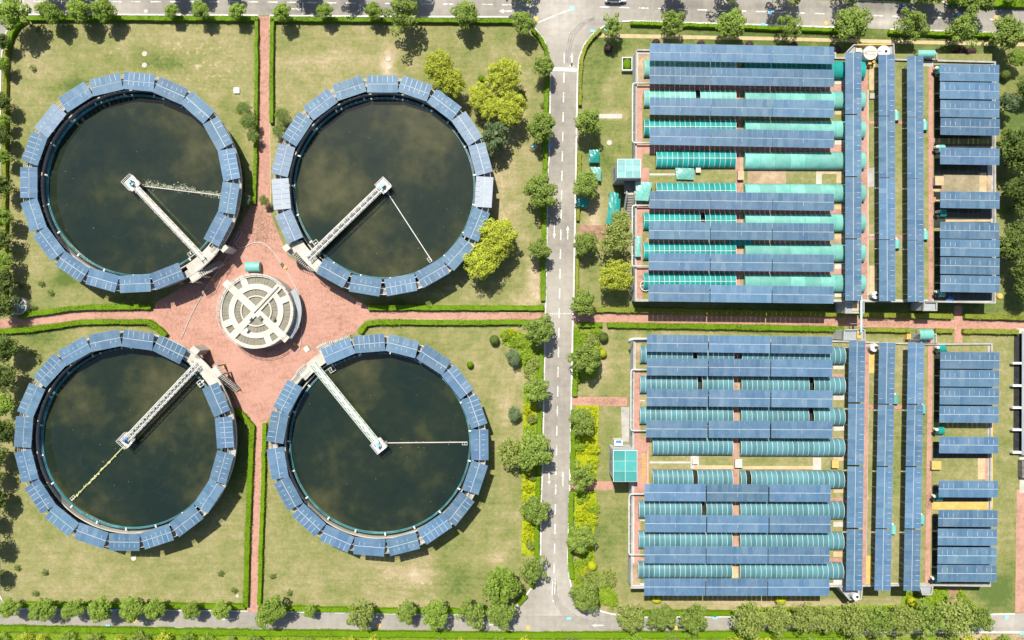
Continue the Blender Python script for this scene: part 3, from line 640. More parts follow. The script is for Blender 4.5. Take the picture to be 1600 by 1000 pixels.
    b = MB(); b.box(.7, 1.4, -.35, .35, 2.6, 3.3); b.beam((.6, 0, 4.3), (1.3, 0, 3.1), .08, .08); b.obj('arm_mount', M_DARKC, ar)
    b = MB()
    for x in (L - .9, L - .45, L): b.box(x - .04, x + .04, -.5, .12, 2.78, 3.0)
    b.box(L - .95, L + .05, -.55, -.47, 2.78, 3.0); b.obj('skimmer_blade', M_PALEST, ar)
    if ty in ('scum', 'thin', 'thin2', 'algae'):
        rr = random.Random(11); b = MB()
        n = {'scum': 700, 'thin': 14, 'algae': 20, 'thin2': 20}[ty]
        for i in range(n):
            if ty == 'scum':
                x = rr.uniform(1.2, 16.4) ; w = .35 + .75 * abs(math.sin(x * .55)) * (1 if x < 13 else .6); y = rr.gauss(.12 + .35 * (x < 11), w * .36)
                r = rr.uniform(.04, .12)
            else: x = rr.uniform(2, 16); y = rr.gauss(0, .5) if ty != 'thin' else -abs(rr.gauss(0, 1.0)) * (x > 12) ; r = rr.uniform(.03, .09)
            n_ = 6; ph = rr.random() * 6
            b.add([(x + r * rr.uniform(.6, 1.5) * math.cos(ph + k * 1.047), y + r * rr.uniform(.5, 1.3) * math.sin(ph + k * 1.047), ZWAT + .012 + i * 1e-5) for k in range(6)] + [(x, y, ZWAT + .05 + r * .3)], [(k, (k + 1) % 6, 6) for k in range(6)])
        kind(b.obj('scum', M_SCUM, loc=C0), 'stuff').rotation_euler[2] = math.radians(an)
    rr = random.Random(key); b = MB()
    for i in range(24):
        q = pol(16.5 * math.sqrt(rr.random()), rr.uniform(0, 360), ZWAT + .02 + i * 1e-4); r = rr.uniform(.02, .06)
        b.add([(q.x + r * rr.uniform(.5, 1.4) * math.cos(k * 1.257), q.y + r * rr.uniform(.5, 1.4) * math.sin(k * 1.257), q.z) for k in range(5)], [(0, 1, 2, 3, 4)])
    kind(b.obj('scum', M_SCUM, loc=C0), 'stuff')
    # scum box at the rim next to the bridge
    sb = a + {'TL': -5, 'TR': -5, 'BL': -8, 'BR': -6}[key]
    q = pol(16.75, sb) + c; bx = thing('scum_box', {'TL': 'pale scum box', 'TR': 'cream scum box', 'BL': 'slotted white scum box', 'BR': 'grey white scum box'}[key] + ' at the rim beside the bridge of the ' + m, 'scum box', (q.x, q.y, ZWAT - .3), math.radians(sb), 'scum boxes at the tank rims')
    b = MB(); b.box(-.5, .5, -.6, .6, 0, .15); [b.box(x0, x1, y0, y1, .15, .85) for x0, x1, y0, y1 in ((-.5, -.42, -.6, .6), (.42, .5, -.6, .6), (-.42, .42, -.6, -.52), (-.42, .42, .52, .6))]; b.obj('box', M_CREAM if key != 'BL' else M_WHITE, bx)
    b = MB(); b.cyl((0, 0), .16, .15, 1.1, 10); b.box(-.42, .42, -.05, .05, .8, .86); b.obj('valve', M_PALEST, bx)
    # solar tables round the rim
    for i, (px, py) in enumerate(T['tabs']):
        p = W(px, py, HP); d = Vector((p.x - c.x, p.y - c.y, 0)); an2 = math.atan2(d.y, d.x); rr = 18.95
        rr = .5 * rr + .5 * d.length; p = Vector((c.x + rr * math.cos(an2), c.y + rr * math.sin(an2), HP))
        solar_table(dict(PR_TANK[(i * 7 + len(key) + ord(key[0])) % 4], **({'pm': PALE_ME[PALE_TABS[(key, i)]]} if (key, i) in PALE_TABS else {})), p, ZW, an2 + math.pi / 2, f'blue solar table, {ORD[i]} counterclockwise past the bridge on the {m}', f'solar tables round the {m}', (math.radians(rnd.gauss(0, .5)), math.radians(rnd.gauss(0, .5))))

# cabinets on the landings
def cabinet(px, py, h, sx, sy, sz, rz, mat, label, base=0):
    p = W(px, py, h); t = thing('control_cabinet', label, 'cabinet', (p.x, p.y, base), math.radians(rz))
    b = MB(); b.box(-sx / 2, sx / 2, -sy / 2, sy / 2, 0, sz); b.obj('housing', mat, t)
    b = MB(); b.box(-sx / 2 - .06, sx / 2 + .06, -sy / 2 - .06, sy / 2 + .06, sz, sz + .06); b.obj('lid', mat, t)
    b = MB(); b.box(-sx * .42, sx * .42, -sy / 2 - .02, -sy / 2, .15, sz - .15); b.obj('door', M_PALEST, t)
cabinet(350.5, 388.5, 4.6, 1.25, .75, 4.6, 42, M_CONCL, 'tall grey white cabinet against the rim of the scum arm tank')
cabinet(450, 388, 4.6, 1.0, 1.0, 1.3, 40, M_CREAM, 'cream cabinet at the stair head of the thin arm tank', 4.2)
cabinet(303.5, 548, 4.6, 1.45, 1.25, 4.5, -40, M_CONCL, 'large pale box on the rim of the lattice bridge tank')
cabinet(481, 545, 4.6, .8, .8, 1.2, 35, M_CREAM, 'small cream cabinet at the landing of the green bridge tank', 4.2)

# ------------------------------------------------------------------ central distribution chamber
c = W(400, 486, 3.6)
dc = thing('distribution_chamber', 'round cream concrete distribution chamber with crossing walkways in the brick plaza', 'chamber', (c.x, c.y, 0))
R0 = 7.1; ZT = 3.6
b = MB(); b.ring(R0 - .35, R0, 0, ZT, n=96); b.obj('wall', M_CONCL, dc)
b = MB(); b.disc(R0 - .36, ZT - .28, 96); b.obj('sludge_bed', M_SLUDGE, dc)
b = MB(); b.ring(4.15, 5.2, ZT - .5, ZT - .02, n=96); b.obj('ring_walkway', M_CREAM, dc)
b = MB(); b.ring(2.75, 2.98, ZT - .5, ZT - .02, n=64); b.obj('inner_ring_wall', M_CREAM, dc)
b = MB(); b.ring(R0 - .55, R0 - .36, ZT - .5, ZT - .04, n=96); b.obj('rim_walkway', M_CREAM, dc)
for A, w, L in ((-43, 1.35, 8.1), (47, 1.25, 6.9)):
    b = MB(); Mx = Matrix.Rotation(math.radians(A), 4, 'Z'); b.box(-L, L, -w / 2, w / 2, ZT - .35, ZT + .06 if A < 0 else ZT + .045, 0, Mx); b.obj('crossing_walkway', M_CREAM, dc)
for A in (112, 22, 203, 293):
    b = MB(); Mx = Matrix.Rotation(math.radians(A), 4, 'Z'); b.box(5.15, R0 - .3, -.6, .6, ZT - .35, ZT + .02, 0, Mx); b.obj('walkway_pad', M_CREAM, dc)
b = MB()
for A in range(0, 360, 6): b.box(5.24, R0 - .56, -.02, .02, ZT - .29, ZT - .24, 0, Matrix.Rotation(math.radians(A + 2), 4, 'Z'))
for A in range(0, 360, 10): b.box(3.0, 4.13, -.02, .02, ZT - .29, ZT - .24, 0, Matrix.Rotation(math.radians(A + 2), 4, 'Z'))
b.obj('screen_bars', M_DARKC, dc)
b = MB()
for z in (.5, 1.0): b.ring(R0 - .05, R0, ZT + z, ZT + z + .05, n=96)
for i in range(40):
    q = pol(R0 - .025, i * 9); b.cyl((q.x, q.y), .03, ZT, ZT + 1.0, 6)
b.obj('railing', M_PALEST, dc)
b = MB(); b.tube([pol(6.4, 47, ZT + .3), pol(.6, 47, ZT + .3), pol(.5, 227, ZT + .3)], .09, 8); b.obj('pipe', M_CONC, dc)
for (x, y) in ((-1.05, -1.25), (1.0, -1.3), (3.5, -1.5), (-1.6, -3.6)):
    b = MB(); b.cyl((0, 0), .2, 0, .5, 10); b.cyl((0, 0), .36, .5, .56, 14); b.box(-.06, .06, -.5, .5, .3, .36); b.obj('valve', M_DARKC if x > 0 else M_RAIL, dc, loc=(x, y, ZT + .07))
b = MB(); b.ring(R0 + .02, R0 + 1.1, ZT - 1.6, ZT - 1.45, -42, 32, n=24); b.obj('side_gallery', M_ROOFG, dc)
b = MB()
for i in range(9):
    q = pol(R0 + .65, -22 - i * 3.2); b.box(-.55, .55, -.14, .14, 0, .08, 0, Matrix.Translation((q.x, q.y, ZT - 1.7 - i * .2)) @ Matrix.Rotation(math.radians(-22 - i * 3.2), 4, 'Z'))
b.obj('stair', M_CONC, dc)
p = W(393.5, 416.5, 1.5)
cn = thing('curved_canopy', 'small curved teal canopy beside the round chamber in the plaza', 'canopy', (p.x, p.y, 0))
def vault(L, Wd, rise, n=10, end=True, mat=None, name='canopy_sheet', parent=None, z=0, axis='x'):
    b = MB(); vs = []
    for i in range(n + 1):
        a = math.pi * i / n; vs += [(-L / 2, -Wd / 2 * math.cos(a), z + rise * math.sin(a)), (L / 2, -Wd / 2 * math.cos(a), z + rise * math.sin(a))]
    b.add(vs, [(2 * i, 2 * i + 1, 2 * i + 3, 2 * i + 2) for i in range(n)])
    if end: b.add(vs[0::2], [tuple(range(n + 1))]); b.add(vs[1::2], [tuple(range(n + 1))[::-1]])
    if axis == 'y': b.v = [(-v[1], v[0], v[2]) for v in b.v]
    return b.obj(name, mat, parent, smooth=False)
vault(2.75, 1.9, .7, mat=M_TEAL, parent=cn, z=.9)
b = MB(); b.box(-1.3, 1.3, -.85, .85, 0, .9); b.obj('base', M_CONC, cn)
b = MB(); b.ring(0, 7.4, 0, .05, n=80); b.v = [(v[0], v[1], v[2]) for v in b.v]; 
# hose over the plaza
def hose(pts, r, mat, label, z=.1, name='hose'):
    P = pl(pts); Q = []
    for i in range(len(P) - 1):
        p0, p1, p2, p3 = P[max(i - 1, 0)], P[i], P[i + 1], P[min(i + 2, len(P) - 1)]
        for k in range(5):
            u = k / 5; Q.append(.5 * ((2 * p1) + (p2 - p0) * u + (2 * p0 - 5 * p1 + 4 * p2 - p3) * u * u + (3 * p1 - p0 - 3 * p2 + p3) * u ** 3))
    Q.append(P[-1]); b = MB(); b.tube([(q.x, q.y, z) for q in Q], r, 6); tag(b.obj(name, mat, smooth=True), label, 'hose')
hose([(283,530),(289,517),(297,497),(311,470),(328,440),(345,418),(362,390),(368,373),(374,362),(378,365),(372,374),(369,382),(374,387),(383,386),(395,380),(410,380),(422,388),(432,400),(440,411)], .075, M_PALEST, 'long white hose looping over the plaza from the upper to the lower tank')
hose([(444,418),(452,430),(461,447),(469,462),(472.5,472),(473,490),(472,512),(470,535),(468,548)], .075, M_PALEST, 'white hose running past the round chamber to the green bridge tank')
for x, y, l in [(331.5,437,'yellow valve cover beside the stair of the scum arm tank'),(446,418,'yellow valve cover where the white hose ends'),(460.5,537.5,'bright yellow valve cover below the round chamber'),(351.5,572.5,'cream yellow valve cover by the stair of the lattice bridge tank'),(479,543,'yellow valve cover at the landing of the green bridge tank')]:
    p = W(x, y); b = MB(); b.cyl((0, 0), .36, 0, .25, 14); b.cyl((0, 0), .14, .25, .4, 8); tag(b.obj('valve_cover', M_ORANGE, loc=p), l, 'valve cover')
p = W(441.5, 414.5); b = MB(); b.box(-.4, .4, -.28, .28, 0, .3); b.box(-.25, .25, -.15, .15, .3, .42); o = tag(b.obj('hose_pump', M_DARKC, loc=p), 'small dark pump box at the end of the white hose', 'pump'); o.rotation_euler[2] = -.9
p = W(284, 441.5); b = MB(); b.cyl((0, 0), .4, 0, .6, 14); b.cyl((0, 0), .3, .6, .7, 14); tag(b.obj('valve_cover', surf('pink paint', (.6, .2, .2), (.65, .26, .25)), loc=p), 'pink round valve cover under the table edge of the scum arm tank', 'valve cover')
# round glazed shaft by the western path
p = W(27.5, 478, 1.2); t = thing('round_shaft', 'round shaft with a clear domed lid at the west end of the brick path', 'shaft', (p.x, p.y, 0))
b = MB(); b.ring(1.45, 1.7, 0, 1.1, n=40); b.obj('kerb_ring', M_CONCL, t)
b = MB(); b.disc(1.46, .5, 30); b.obj('shaft_floor', M_CONC, t)
b = MB(); b.cyl((-.5, .3), .35, .5, .8, 10); b.cyl((.6, -.2), .4, .5, .75, 10); b.obj('pipe_flange', M_TEAL, t)
b = MB()
for i in range(4): q = pol(1.5, i * 45); b.beam((q.x, q.y, 1.12), (-q.x, -q.y, 1.12), .05, .05)
b.obj('lid_frame', M_WHITE, t)

# ------------------------------------------------------------------ treatment blocks
HD, HT = 4.1, 6.7
UB = [(994,79),(1304,84),(1304,91.5),(1455,95.5),(1553,98),(1553,473),(1445,471),(992.5,470)]
LB = [(990.5,531),(1304,533),(1450,538),(1548,537),(1545,914.5),(1440,913),(1310,915),(986,917.5),(977,907) ]
LB = [(990.5,531),(1304,533),(1450,538),(1548,537),(1545,914.5),(1440,913),(1310,915),(986,917.5)]
def block(poly, label):
    t = thing('treatment_block', label, 'treatment block', (0, 0, 0), 0, 'raised treatment blocks beside the central road')
    P = [(q.x, q.y) for q in pl(poly, HD)]
    b = MB(); b.prism(P, 0, HD); b.obj('wall', M_CONCW, t)
    b = MB(); b.ribbon([Vector((x, y)) for x, y in P + P[:1]], .3, HD, HD + .35); b.obj('parapet', M_CONC, t)
    return t
TU = block(UB, 'upper raised concrete block under solar rows with teal barrel covers'); TLO = block(LB, 'lower raised concrete block under solar rows with blue green barrel covers')
zc = {TU: .004, TLO: .004}
def deck(t, name, pts, mat, h=HD):
    zc[t] += .0012
    b = MB(); b.prism([(q.x, q.y) for q in pl(pts, HD)], 0, HD + zc[t], sheet=True); return b.obj(name, mat, t)
def R4(x0, y0, x1, y1): return [(x0, y0), (x1, y0), (x1, y1), (x0, y1)]
def drect(t, name, x0, y0, x1, y1, mat): return deck(t, name, R4(x0, y0, x1, y1), mat)
drect(TU, 'grass_bed', 997, 84, 1550, 468, M_LAWN); drect(TLO, 'grass_bed', 993, 535, 1543, 911, M_LAWN)
# upper block surfaces
drect(TU, 'soil_bed', 997, 84, 1016, 128, M_SOIL)
drect(TU, 'brick_walkway', 995, 134, 1003.5, 467, M_BRICK)
for y0, y1 in ((133,147),(225,240),(320,335),(418,431)): drect(TU, 'brick_walkway', 1003.5, y0, 1349, y1, M_BRICK)
for y0, y1 in ((174,192),(372,384)): drect(TU, 'soil_bed', 1010, y0, 1320, y1, M_SOIL if y0 > 300 else M_LAWN)
drect(TU, 'brick_walkway', 1149.5, 130, 1156, 460, M_BRICK); drect(TU, 'soil_bed', 1156, 235, 1162, 460, M_SOIL)
drect(TU, 'brick_walkway', 1003, 262, 1014, 300, M_BRICK); drect(TU, 'concrete_strip', 1015, 271, 1055, 274, M_CONCL)
drect(TU, 'bare_patch', 1168, 266, 1228, 288, M_SOIL); drect(TU, 'concrete_strip', 1275, 267, 1317, 272, M_TAN); drect(TU, 'concrete_strip', 1275, 272, 1284, 290, M_CONCL)
drect(TU, 'concrete_strip', 1307, 271, 1318, 286, M_TAN)
for y0 in (125,172,219,320,366,413,457): drect(TU, 'concrete_strip', 1304, y0, 1321, y0 + 7, M_CONCL if y0 % 2 else M_TAN)
drect(TU, 'brick_walkway', 1346, 97, 1355.5, 467, M_BRICK); drect(TU, 'concrete_strip', 1355.5, 140, 1357, 467, M_CONCL)
drect(TU, 'yellow_slab', 1358, 100, 1367.5, 141, M_TAN); drect(TU, 'concrete_strip', 1356.5, 262, 1367, 292, M_CONC); drect(TU, 'concrete_strip', 1358, 366, 1367, 374, M_CONCL)
drect(TU, 'yellow_slab', 1358, 415, 1370, 466, M_TAN)
for y in (189, 368): drect(TU, 'brick_walkway', 1356, y, 1418, y + 5, M_BRICK)
drect(TU, 'brick_walkway', 1450.5, 90, 1457.5, 470, M_BRICK); drect(TU, 'concrete_strip', 1442, 92, 1458, 104, M_CONC)
for y0, y1 in ((102,216),(225,275),(300,356),(361,470)): drect(TU, 'basin', 1459, y0, 1549, y1, M_BASIN)
drect(TU, 'grass_bed', 1461, 275, 1549, 300, M_SOIL); drect(TU, 'soil_bed', 1474, 273, 1530, 301, surf('dry basin bed', (.2, .17, .1), (.28, .24, .16), .6, .9, .1, 4, .3)); drect(TU, 'yellow_slab', 1530, 270, 1541, 300, M_TAN); drect(TU, 'yellow_slab', 1477, 343, 1548, 346.5, M_TAN)
drect(TU, 'concrete_strip', 1548, 100, 1552, 471, M_CONC); drect(TU, 'concrete_strip', 1549, 236, 1543, 275, M_CONCL)
for y in (295, 312): drect(TU, 'concrete_strip', 1457, y, 1468, y + 4, M_TAN)
for y0 in (216, 308): drect(TU, 'brick_walkway', 1457, y0, 1462, y0 + 7, M_BRICK)
# lower block surfaces
drect(TLO, 'soil_bed', 993, 536, 1001, 566, M_SOIL)
drect(TLO, 'brick_walkway', 991, 578, 1000.5, 908, M_BRICK); drect(TLO, 'soil_bed', 988.5, 880, 1000, 914, M_SOIL)
drect(TLO, 'brick_walkway', 1000.5, 690, 1014, 772, M_BRICK); drect(TLO, 'concrete_strip', 1011, 705, 1013, 770, M_TAN)
for y0, y1 in ((584,591),(683,690),(778,786),(872,880)): drect(TLO, 'brick_walkway', 1001, y0, 1318, y1, M_BRICK)
for y in (625, 812): drect(TLO, 'concrete_strip', 1000, y, 1008, y + 2, M_CONCL)
drect(TLO, 'brick_walkway', 1145.5, 575, 1152, 868, M_BRICK); drect(TLO, 'soil_bed', 1152, 575, 1156, 868, M_SOIL); drect(TLO, 'concrete_strip', 1142, 880, 1154, 903, M_TAN); drect(TLO, 'soil_bed', 1146, 545, 1157, 570, M_SOIL)
drect(TLO, 'concrete_strip', 1015, 721, 1080, 724, M_CONCL); drect(TLO, 'concrete_strip', 1079, 712, 1092, 732, M_CONCL); drect(TLO, 'bare_patch', 1160, 728, 1270, 733, M_TAN); drect(TLO, 'concrete_strip', 1270, 715, 1283, 734, M_CONCL); drect(TLO, 'bare_patch', 1085, 727, 1146, 733, M_TAN)
for y0 in (569,617,665,712,762,815,862,905): drect(TLO, 'concrete_strip', 1302, y0, 1319, y0 + 8, M_CONCL if y0 % 2 else M_TAN)
deck(TLO, 'brick_walkway', [(1351,535),(1357.5,535),(1352,913),(1346,913)], M_BRICK); deck(TLO, 'concrete_strip', [(1357.5,545),(1358.5,545),(1353.5,913),(1352.3,913)], M_CONC)
deck(TLO, 'yellow_grating', [(1358,548),(1367.5,548),(1367,583),(1358,583)], M_YELLOW); deck(TLO, 'yellow_grating', [(1353.5,868),(1362,868),(1361,913),(1353,913)], M_YELLOW)
for y in (632, 820): drect(TLO, 'brick_walkway', 1352, y, 1419, y + 7, M_BRICK) if y < 700 else None
deck(TLO, 'brick_walkway', [(1450,525),(1457.5,525),(1453,916),(1445,916)], M_BRICK)
for y0, y1 in ((547,660),(662,676),(690,718),(760,784),(805,912)):
    if (y0, y1) == (662,676): continue
    drect(TLO, 'basin', 1459 - (y0 - 540) * .012, y0, 1545, y1, M_BASIN)
drect(TLO, 'grass_bed', 1479, 538, 1546, 551, M_LAWN); drect(TLO, 'grass_bed', 1476, 671, 1546, 683, M_LAWN); drect(TLO, 'grass_bed', 1457, 716, 1528, 752, M_LAWN)
drect(TLO, 'yellow_slab', 1527.5, 716, 1539, 749, M_TAN); drect(TLO, 'brick_walkway', 1539, 716, 1545, 752, M_BRICK); drect(TLO, 'yellow_grating', 1456, 784, 1546, 796, M_YELLOW); drect(TLO, 'yellow_grating', 1546.3, 660, 1551, 795, M_YELLOW)
drect(TLO, 'concrete_strip', 1543, 540, 1547.8, 914, M_CONC)
for t, (x0, y0, x1, y1) in ((TU,(1464,274,1475,290)),(TU,(1153,267,1162,281)),(TLO,(1457,720,1471,733)),(TLO,(1149,718,1159,730)),(TLO,(1300,720,1310,731))):
    pass
def slab_box(px, py, w, d, hgt, mat, label, base=HD, name='access_hatch'):
    p = W(px, py, base + hgt); t = thing(name, label, 'hatch', (p.x, p.y, base))
    b = MB(); b.box(-w / 2, w / 2, -d / 2, d / 2, 0, hgt); b.obj('hatch_base', M_CONC, t); b = MB(); b.box(-w / 2 - .05, w / 2 + .05, -d / 2 - .05, d / 2 + .05, hgt, hgt + .08); b.obj('lid', mat, t)
slab_box(1467.5, 282.5, 1.5, 1.6, .9, M_TAN, 'square tan hatch beside the dry bed of the upper eastern basins'); slab_box(1157.5, 274, 1.05, 1.6, .7, M_TAN, 'tan hatch on the upper deck walkway between barrel rows'); slab_box(1463, 727, 1.7, 1.5, .7, M_YELLOW, 'square yellow hatch beside the grass bed of the lower eastern basins')
slab_box(1154, 724, 1.2, 1.5, .7, M_CREAM, 'cream hatch on the lower deck walkway between barrel rows'); slab_box(1305, 725, 1.15, 1.4, .7, M_YELLOW, 'yellow hatch by the first upright solar strip of the lower block'); slab_box(1091, 266, .8, .8, .6, M_CREAM, 'small cream hatch on the upper deck lawn'); slab_box(1086, 721, .9, .9, .4, M_CREAM, 'small cream hatch on the lower deck lawn')
slab_box(1363, 150, .9, .9, .2, M_CONC, 'grey hatch below the long yellow slab of the upper block')

# barrel vault covers
def barrel_row(t_lab, x0, x1, y0, y1, h_base, mat, nb, rib, long_line, skips, label, group, tilt=0.0):
    p0 = W(x0, (y0 + y1) / 2, HD + .6); p1 = W(x1, (y0 + y1) / 2 + tilt, HD + .6); L = (p1 - p0).length; c = (p0 + p1) / 2
    Wd = (y1 - y0) * S * (1 - (HD + .5) / H); rise = 1.05
    t = thing('barrel_cover', label, 'barrel cover', (c.x, c.y, HD), math.atan2(p1.y - p0.y, p1.x - p0.x), group)
    n = 10; pitch = L / nb
    key = (round(pitch, 2), round(Wd, 1), mat.name)
    if key not in BAR:
        b = MB(); vs = []
        for i in range(n + 1):
            a = math.pi * i / n
            for x in (-pitch / 2 + .025, pitch / 2 - .025): vs.append((x, -Wd / 2 * math.cos(a), .25 + rise * math.sin(a)))
        b.add(vs, [(2 * i, 2 * i + 1, 2 * i + 3, 2 * i + 2) for i in range(n)]); gm = b.mesh('glazing', mat, True)
        b = MB(); w = .032 if rib else .015
        for i in range(n):
            a0, a1 = math.pi * i / n, math.pi * (i + 1) / n
            q0, q1 = Vector((0, -Wd / 2 * math.cos(a0) * 1.012, .26 + rise * math.sin(a0) * 1.02)), Vector((0, -Wd / 2 * math.cos(a1) * 1.012, .26 + rise * math.sin(a1) * 1.02))
            b.add([q0 + Vector((-w, 0, 0)), q0 + Vector((w, 0, 0)), q1 + Vector((w, 0, 0)), q1 + Vector((-w, 0, 0))], [(0, 1, 2, 3)])
        rm = b.mesh('rib', M_RIB if rib else mat, True); BAR[key] = (gm, rm)
    gm, rm = BAR[key]
    for i in range(nb):
        x = -L / 2 + pitch * (i + .5)
        if i not in skips: link('glazing', gm, t, (x, 0, 0))
    for i in range(nb + 1): link('rib', rm, t, (-L / 2 + pitch * i, 0, 0))
    b = MB(); vs = [(0, -Wd / 2 * math.cos(math.pi * i / n), .25 + rise * math.sin(math.pi * i / n)) for i in range(n + 1)]
    b.add([(-L / 2 + .03, v[1], v[2]) for v in vs], [tuple(range(n + 1))]); b.add([(L / 2 - .03, v[1], v[2]) for v in vs], [tuple(range(n + 1))[::-1]]); b.obj('end_wall', mat, t)
    b = MB(); b.box(-L / 2, L / 2, -Wd / 2 - .08, -Wd / 2 + .02, 0, .27); b.box(-L / 2, L / 2, Wd / 2 - .02, Wd / 2 + .08, 0, .27); b.obj('sill', M_DARKC, t)
    b = MB(); b.box(-L / 2 + .05, L / 2 - .05, -Wd / 2 + .03, Wd / 2 - .03, .006, .05); b.obj('channel_water', M_BASIN, t)
    if long_line:
        b = MB(); b.box(-L / 2, L / 2, -.045, .045, .25 + rise, .25 + rise + .05); b.obj('ridge', M_RIB, t)
BAR = {}
UBB = [(93,120),(140,167),(186,213),(235,262),(285.5,312.5),(332,359),(379,406),(426.5,453.5)]
GU = 'teal barrel covers on the upper block'; GL = 'blue green barrel covers on the lower block'
for i, (y0, y1) in enumerate(UBB):
    xl = 1025 if i in (3, 4) else 1006.5 - i * .2
    barrel_row('u', xl, 1148.5 if i else 1150, y0, y1, HD, M_TEAL if i in (0, 1) else M_TEALD, 18 if xl < 1020 else 15, True, i >= 2, (11,) if i == 5 else ((10,) if i == 1 else ()), f'ribbed teal barrel cover, {ORD[i]} row down on the road side of the upper block', GU)
    barrel_row('u', 1163, 1350.5, y0 + 1.5, y1 + 2.5, HD, M_TEALD if i == 0 else M_TEAL, 8, False, False, (), f'smooth turquoise barrel cover, {ORD[i]} row down on the far side of the upper block', GU, .8)
LBB = [(541,568),(588,615),(636.5,663.5),(684.5,711.5),(735,762),(783,810),(831,858),(878.5,904)]
for i, (y0, y1) in enumerate(LBB):
    xl = 1019.5 if i in (3, 4) else 1000.5 - i * .5
    barrel_row('l', xl, 1145 - i * .35, y0, y1, HD, M_TEALB, 18 if xl < 1010 else 16, True, False, {0: (10,), 1: (11,), 4: (8,), 5: (12,)}.get(i, ()), f'ribbed blue green barrel cover, {ORD[i]} row down on the road side of the lower block', GL)
    barrel_row('l', 1158 - i * .4, 1319 - i * .45, y0 + 1, y1 + 1.5, HD, M_TEALB, 20, True, False, {1: (13,), 2: (13,), 4: (1,)}.get(i, ()), f'ribbed blue green barrel cover, {ORD[i]} row down on the far side of the lower block', GL, .5)

# solar rows on the blocks
PR_ROW = table_protos(95.5 * S * (1 - HT / H), 26.8 * S * (1 - HT / H), 12, ticks=((.1, .5, .03, .25), (-.5, -.1, .03, .15)))
PR_EAST = table_protos(92.3 * S * (1 - HT / H), 26.0 * S * (1 - HT / H), 12, ticks=((.15, .75, .04, .6), (-.3, -.1, .03, .2)))
PR_STRIP = table_protos(95.4 * S * (1 - HT / H), 25.2 * S * (1 - HT / H), 12, ticks=((.45, .95, .05, .7), (-.95, -.7, .03, .3)))
def row(xa, ya, xb, yb, n, pr, lab, grp):
    for k in range(n):
        f = (k + .5) / n; p = W(xa + (xb - xa) * f, ya + (yb - ya) * f, HT); q0, q1 = W(xa, ya, HT), W(xb, yb, HT)
        solar_table(pr, p, HD, math.atan2(q1.y - q0.y, q1.x - q0.x), lab(k), grp, (math.radians(.3), 0))
POS3 = ['nearest the central road', 'in the middle', 'farthest from the central road']
UR = [(81,86.5,1015),(117.5,122.5,1015),(165.5,170.5,1015),(212.5,218,1015),(312,316,1014.5),(360,362.5,1013.5),(408.7,411.3,1013),(457.3,461,1012.5)]
for i, (ya, yb, xa) in enumerate(UR):
    row(xa, ya, 1303.5, yb, 3, PR_ROW, lambda k: f'long blue solar table {POS3[k]}, {ORD[i]} row down on the upper block', 'solar rows on the upper block')
LR = [(536,539.5,1010,1301.5),(573,575.5,1010,1301.5),(621,623.5,1009.5,1302),(670,671.5,1008.5,1302),(769.5,770.7,1006,1299),(818,819.3,1007,1299),(866.7,867.7,1006.5,1297),(917.2,917.7,1006,1296.5)]
for i, (ya, yb, xa, xb) in enumerate(LR):
    row(xa, ya, xb, yb, 3, PR_ROW, lambda k: f'long blue solar table {POS3[k]}, {ORD[i]} row down on the lower block', 'solar rows on the lower block')
STRIPS = ['first upright strip from the road', 'second upright strip from the road', 'third upright strip from the road']
for i, (xt, yt, xb, yb) in enumerate([(1333.5,81.5,1333.5,470.5),(1385.5,84.5,1386.5,471),(1430,86.5,1431,471.5)]):
    row(xt, yt, xb, yb, 4, PR_STRIP, lambda k: f'upright blue solar table, {ORD[k]} down in the {STRIPS[i]}, upper block', 'upright solar strips on the upper block')
for i, (xt, yt, xb, yb) in enumerate([(1339.5,531.5,1334.5,924),(1386.5,534.5,1379,923.5),(1431.7,534.5,1424.5,924)]):
    row(xt, yt, xb, yb, 4, PR_STRIP, lambda k: f'upright blue solar table, {ORD[k]} down in the {STRIPS[i]}, lower block', 'upright solar strips on the lower block')
for i, (y, xa, xb) in enumerate([(113.6,1469,1561),(141.5,1469,1561),(170,1469.5,1561.5),(198,1469.7,1562),(244,1469.5,1561.5),(312.3,1469.5,1562),(360,1469.5,1561),(387.3,1469.5,1562),(415.3,1469.5,1562),(443.5,1469.5,1562)]):
    row(xa, y - .6, xb, y + .9, 1, PR_EAST, lambda k: f'blue solar table over the eastern basins, {ORD[i]} down, upper block', 'solar tables over the upper eastern basins')
for i, (y, xa, xb) in enumerate([(563,1469.5,1561.7),(591,1469,1561.3),(619,1468.5,1561),(647.5,1468,1560.5),(695.3,1467.5,1560),(764,1467,1559.3),(810,1466,1559),(839.3,1465.5,1558),(868.2,1465,1557.7),(896,1464.5,1557.3)]):
    row(xa, y - .2, xb, y + .4, 1, PR_EAST, lambda k: f'blue solar table over the eastern basins, {ORD[i]} down, lower block', 'solar tables over the lower eastern basins')

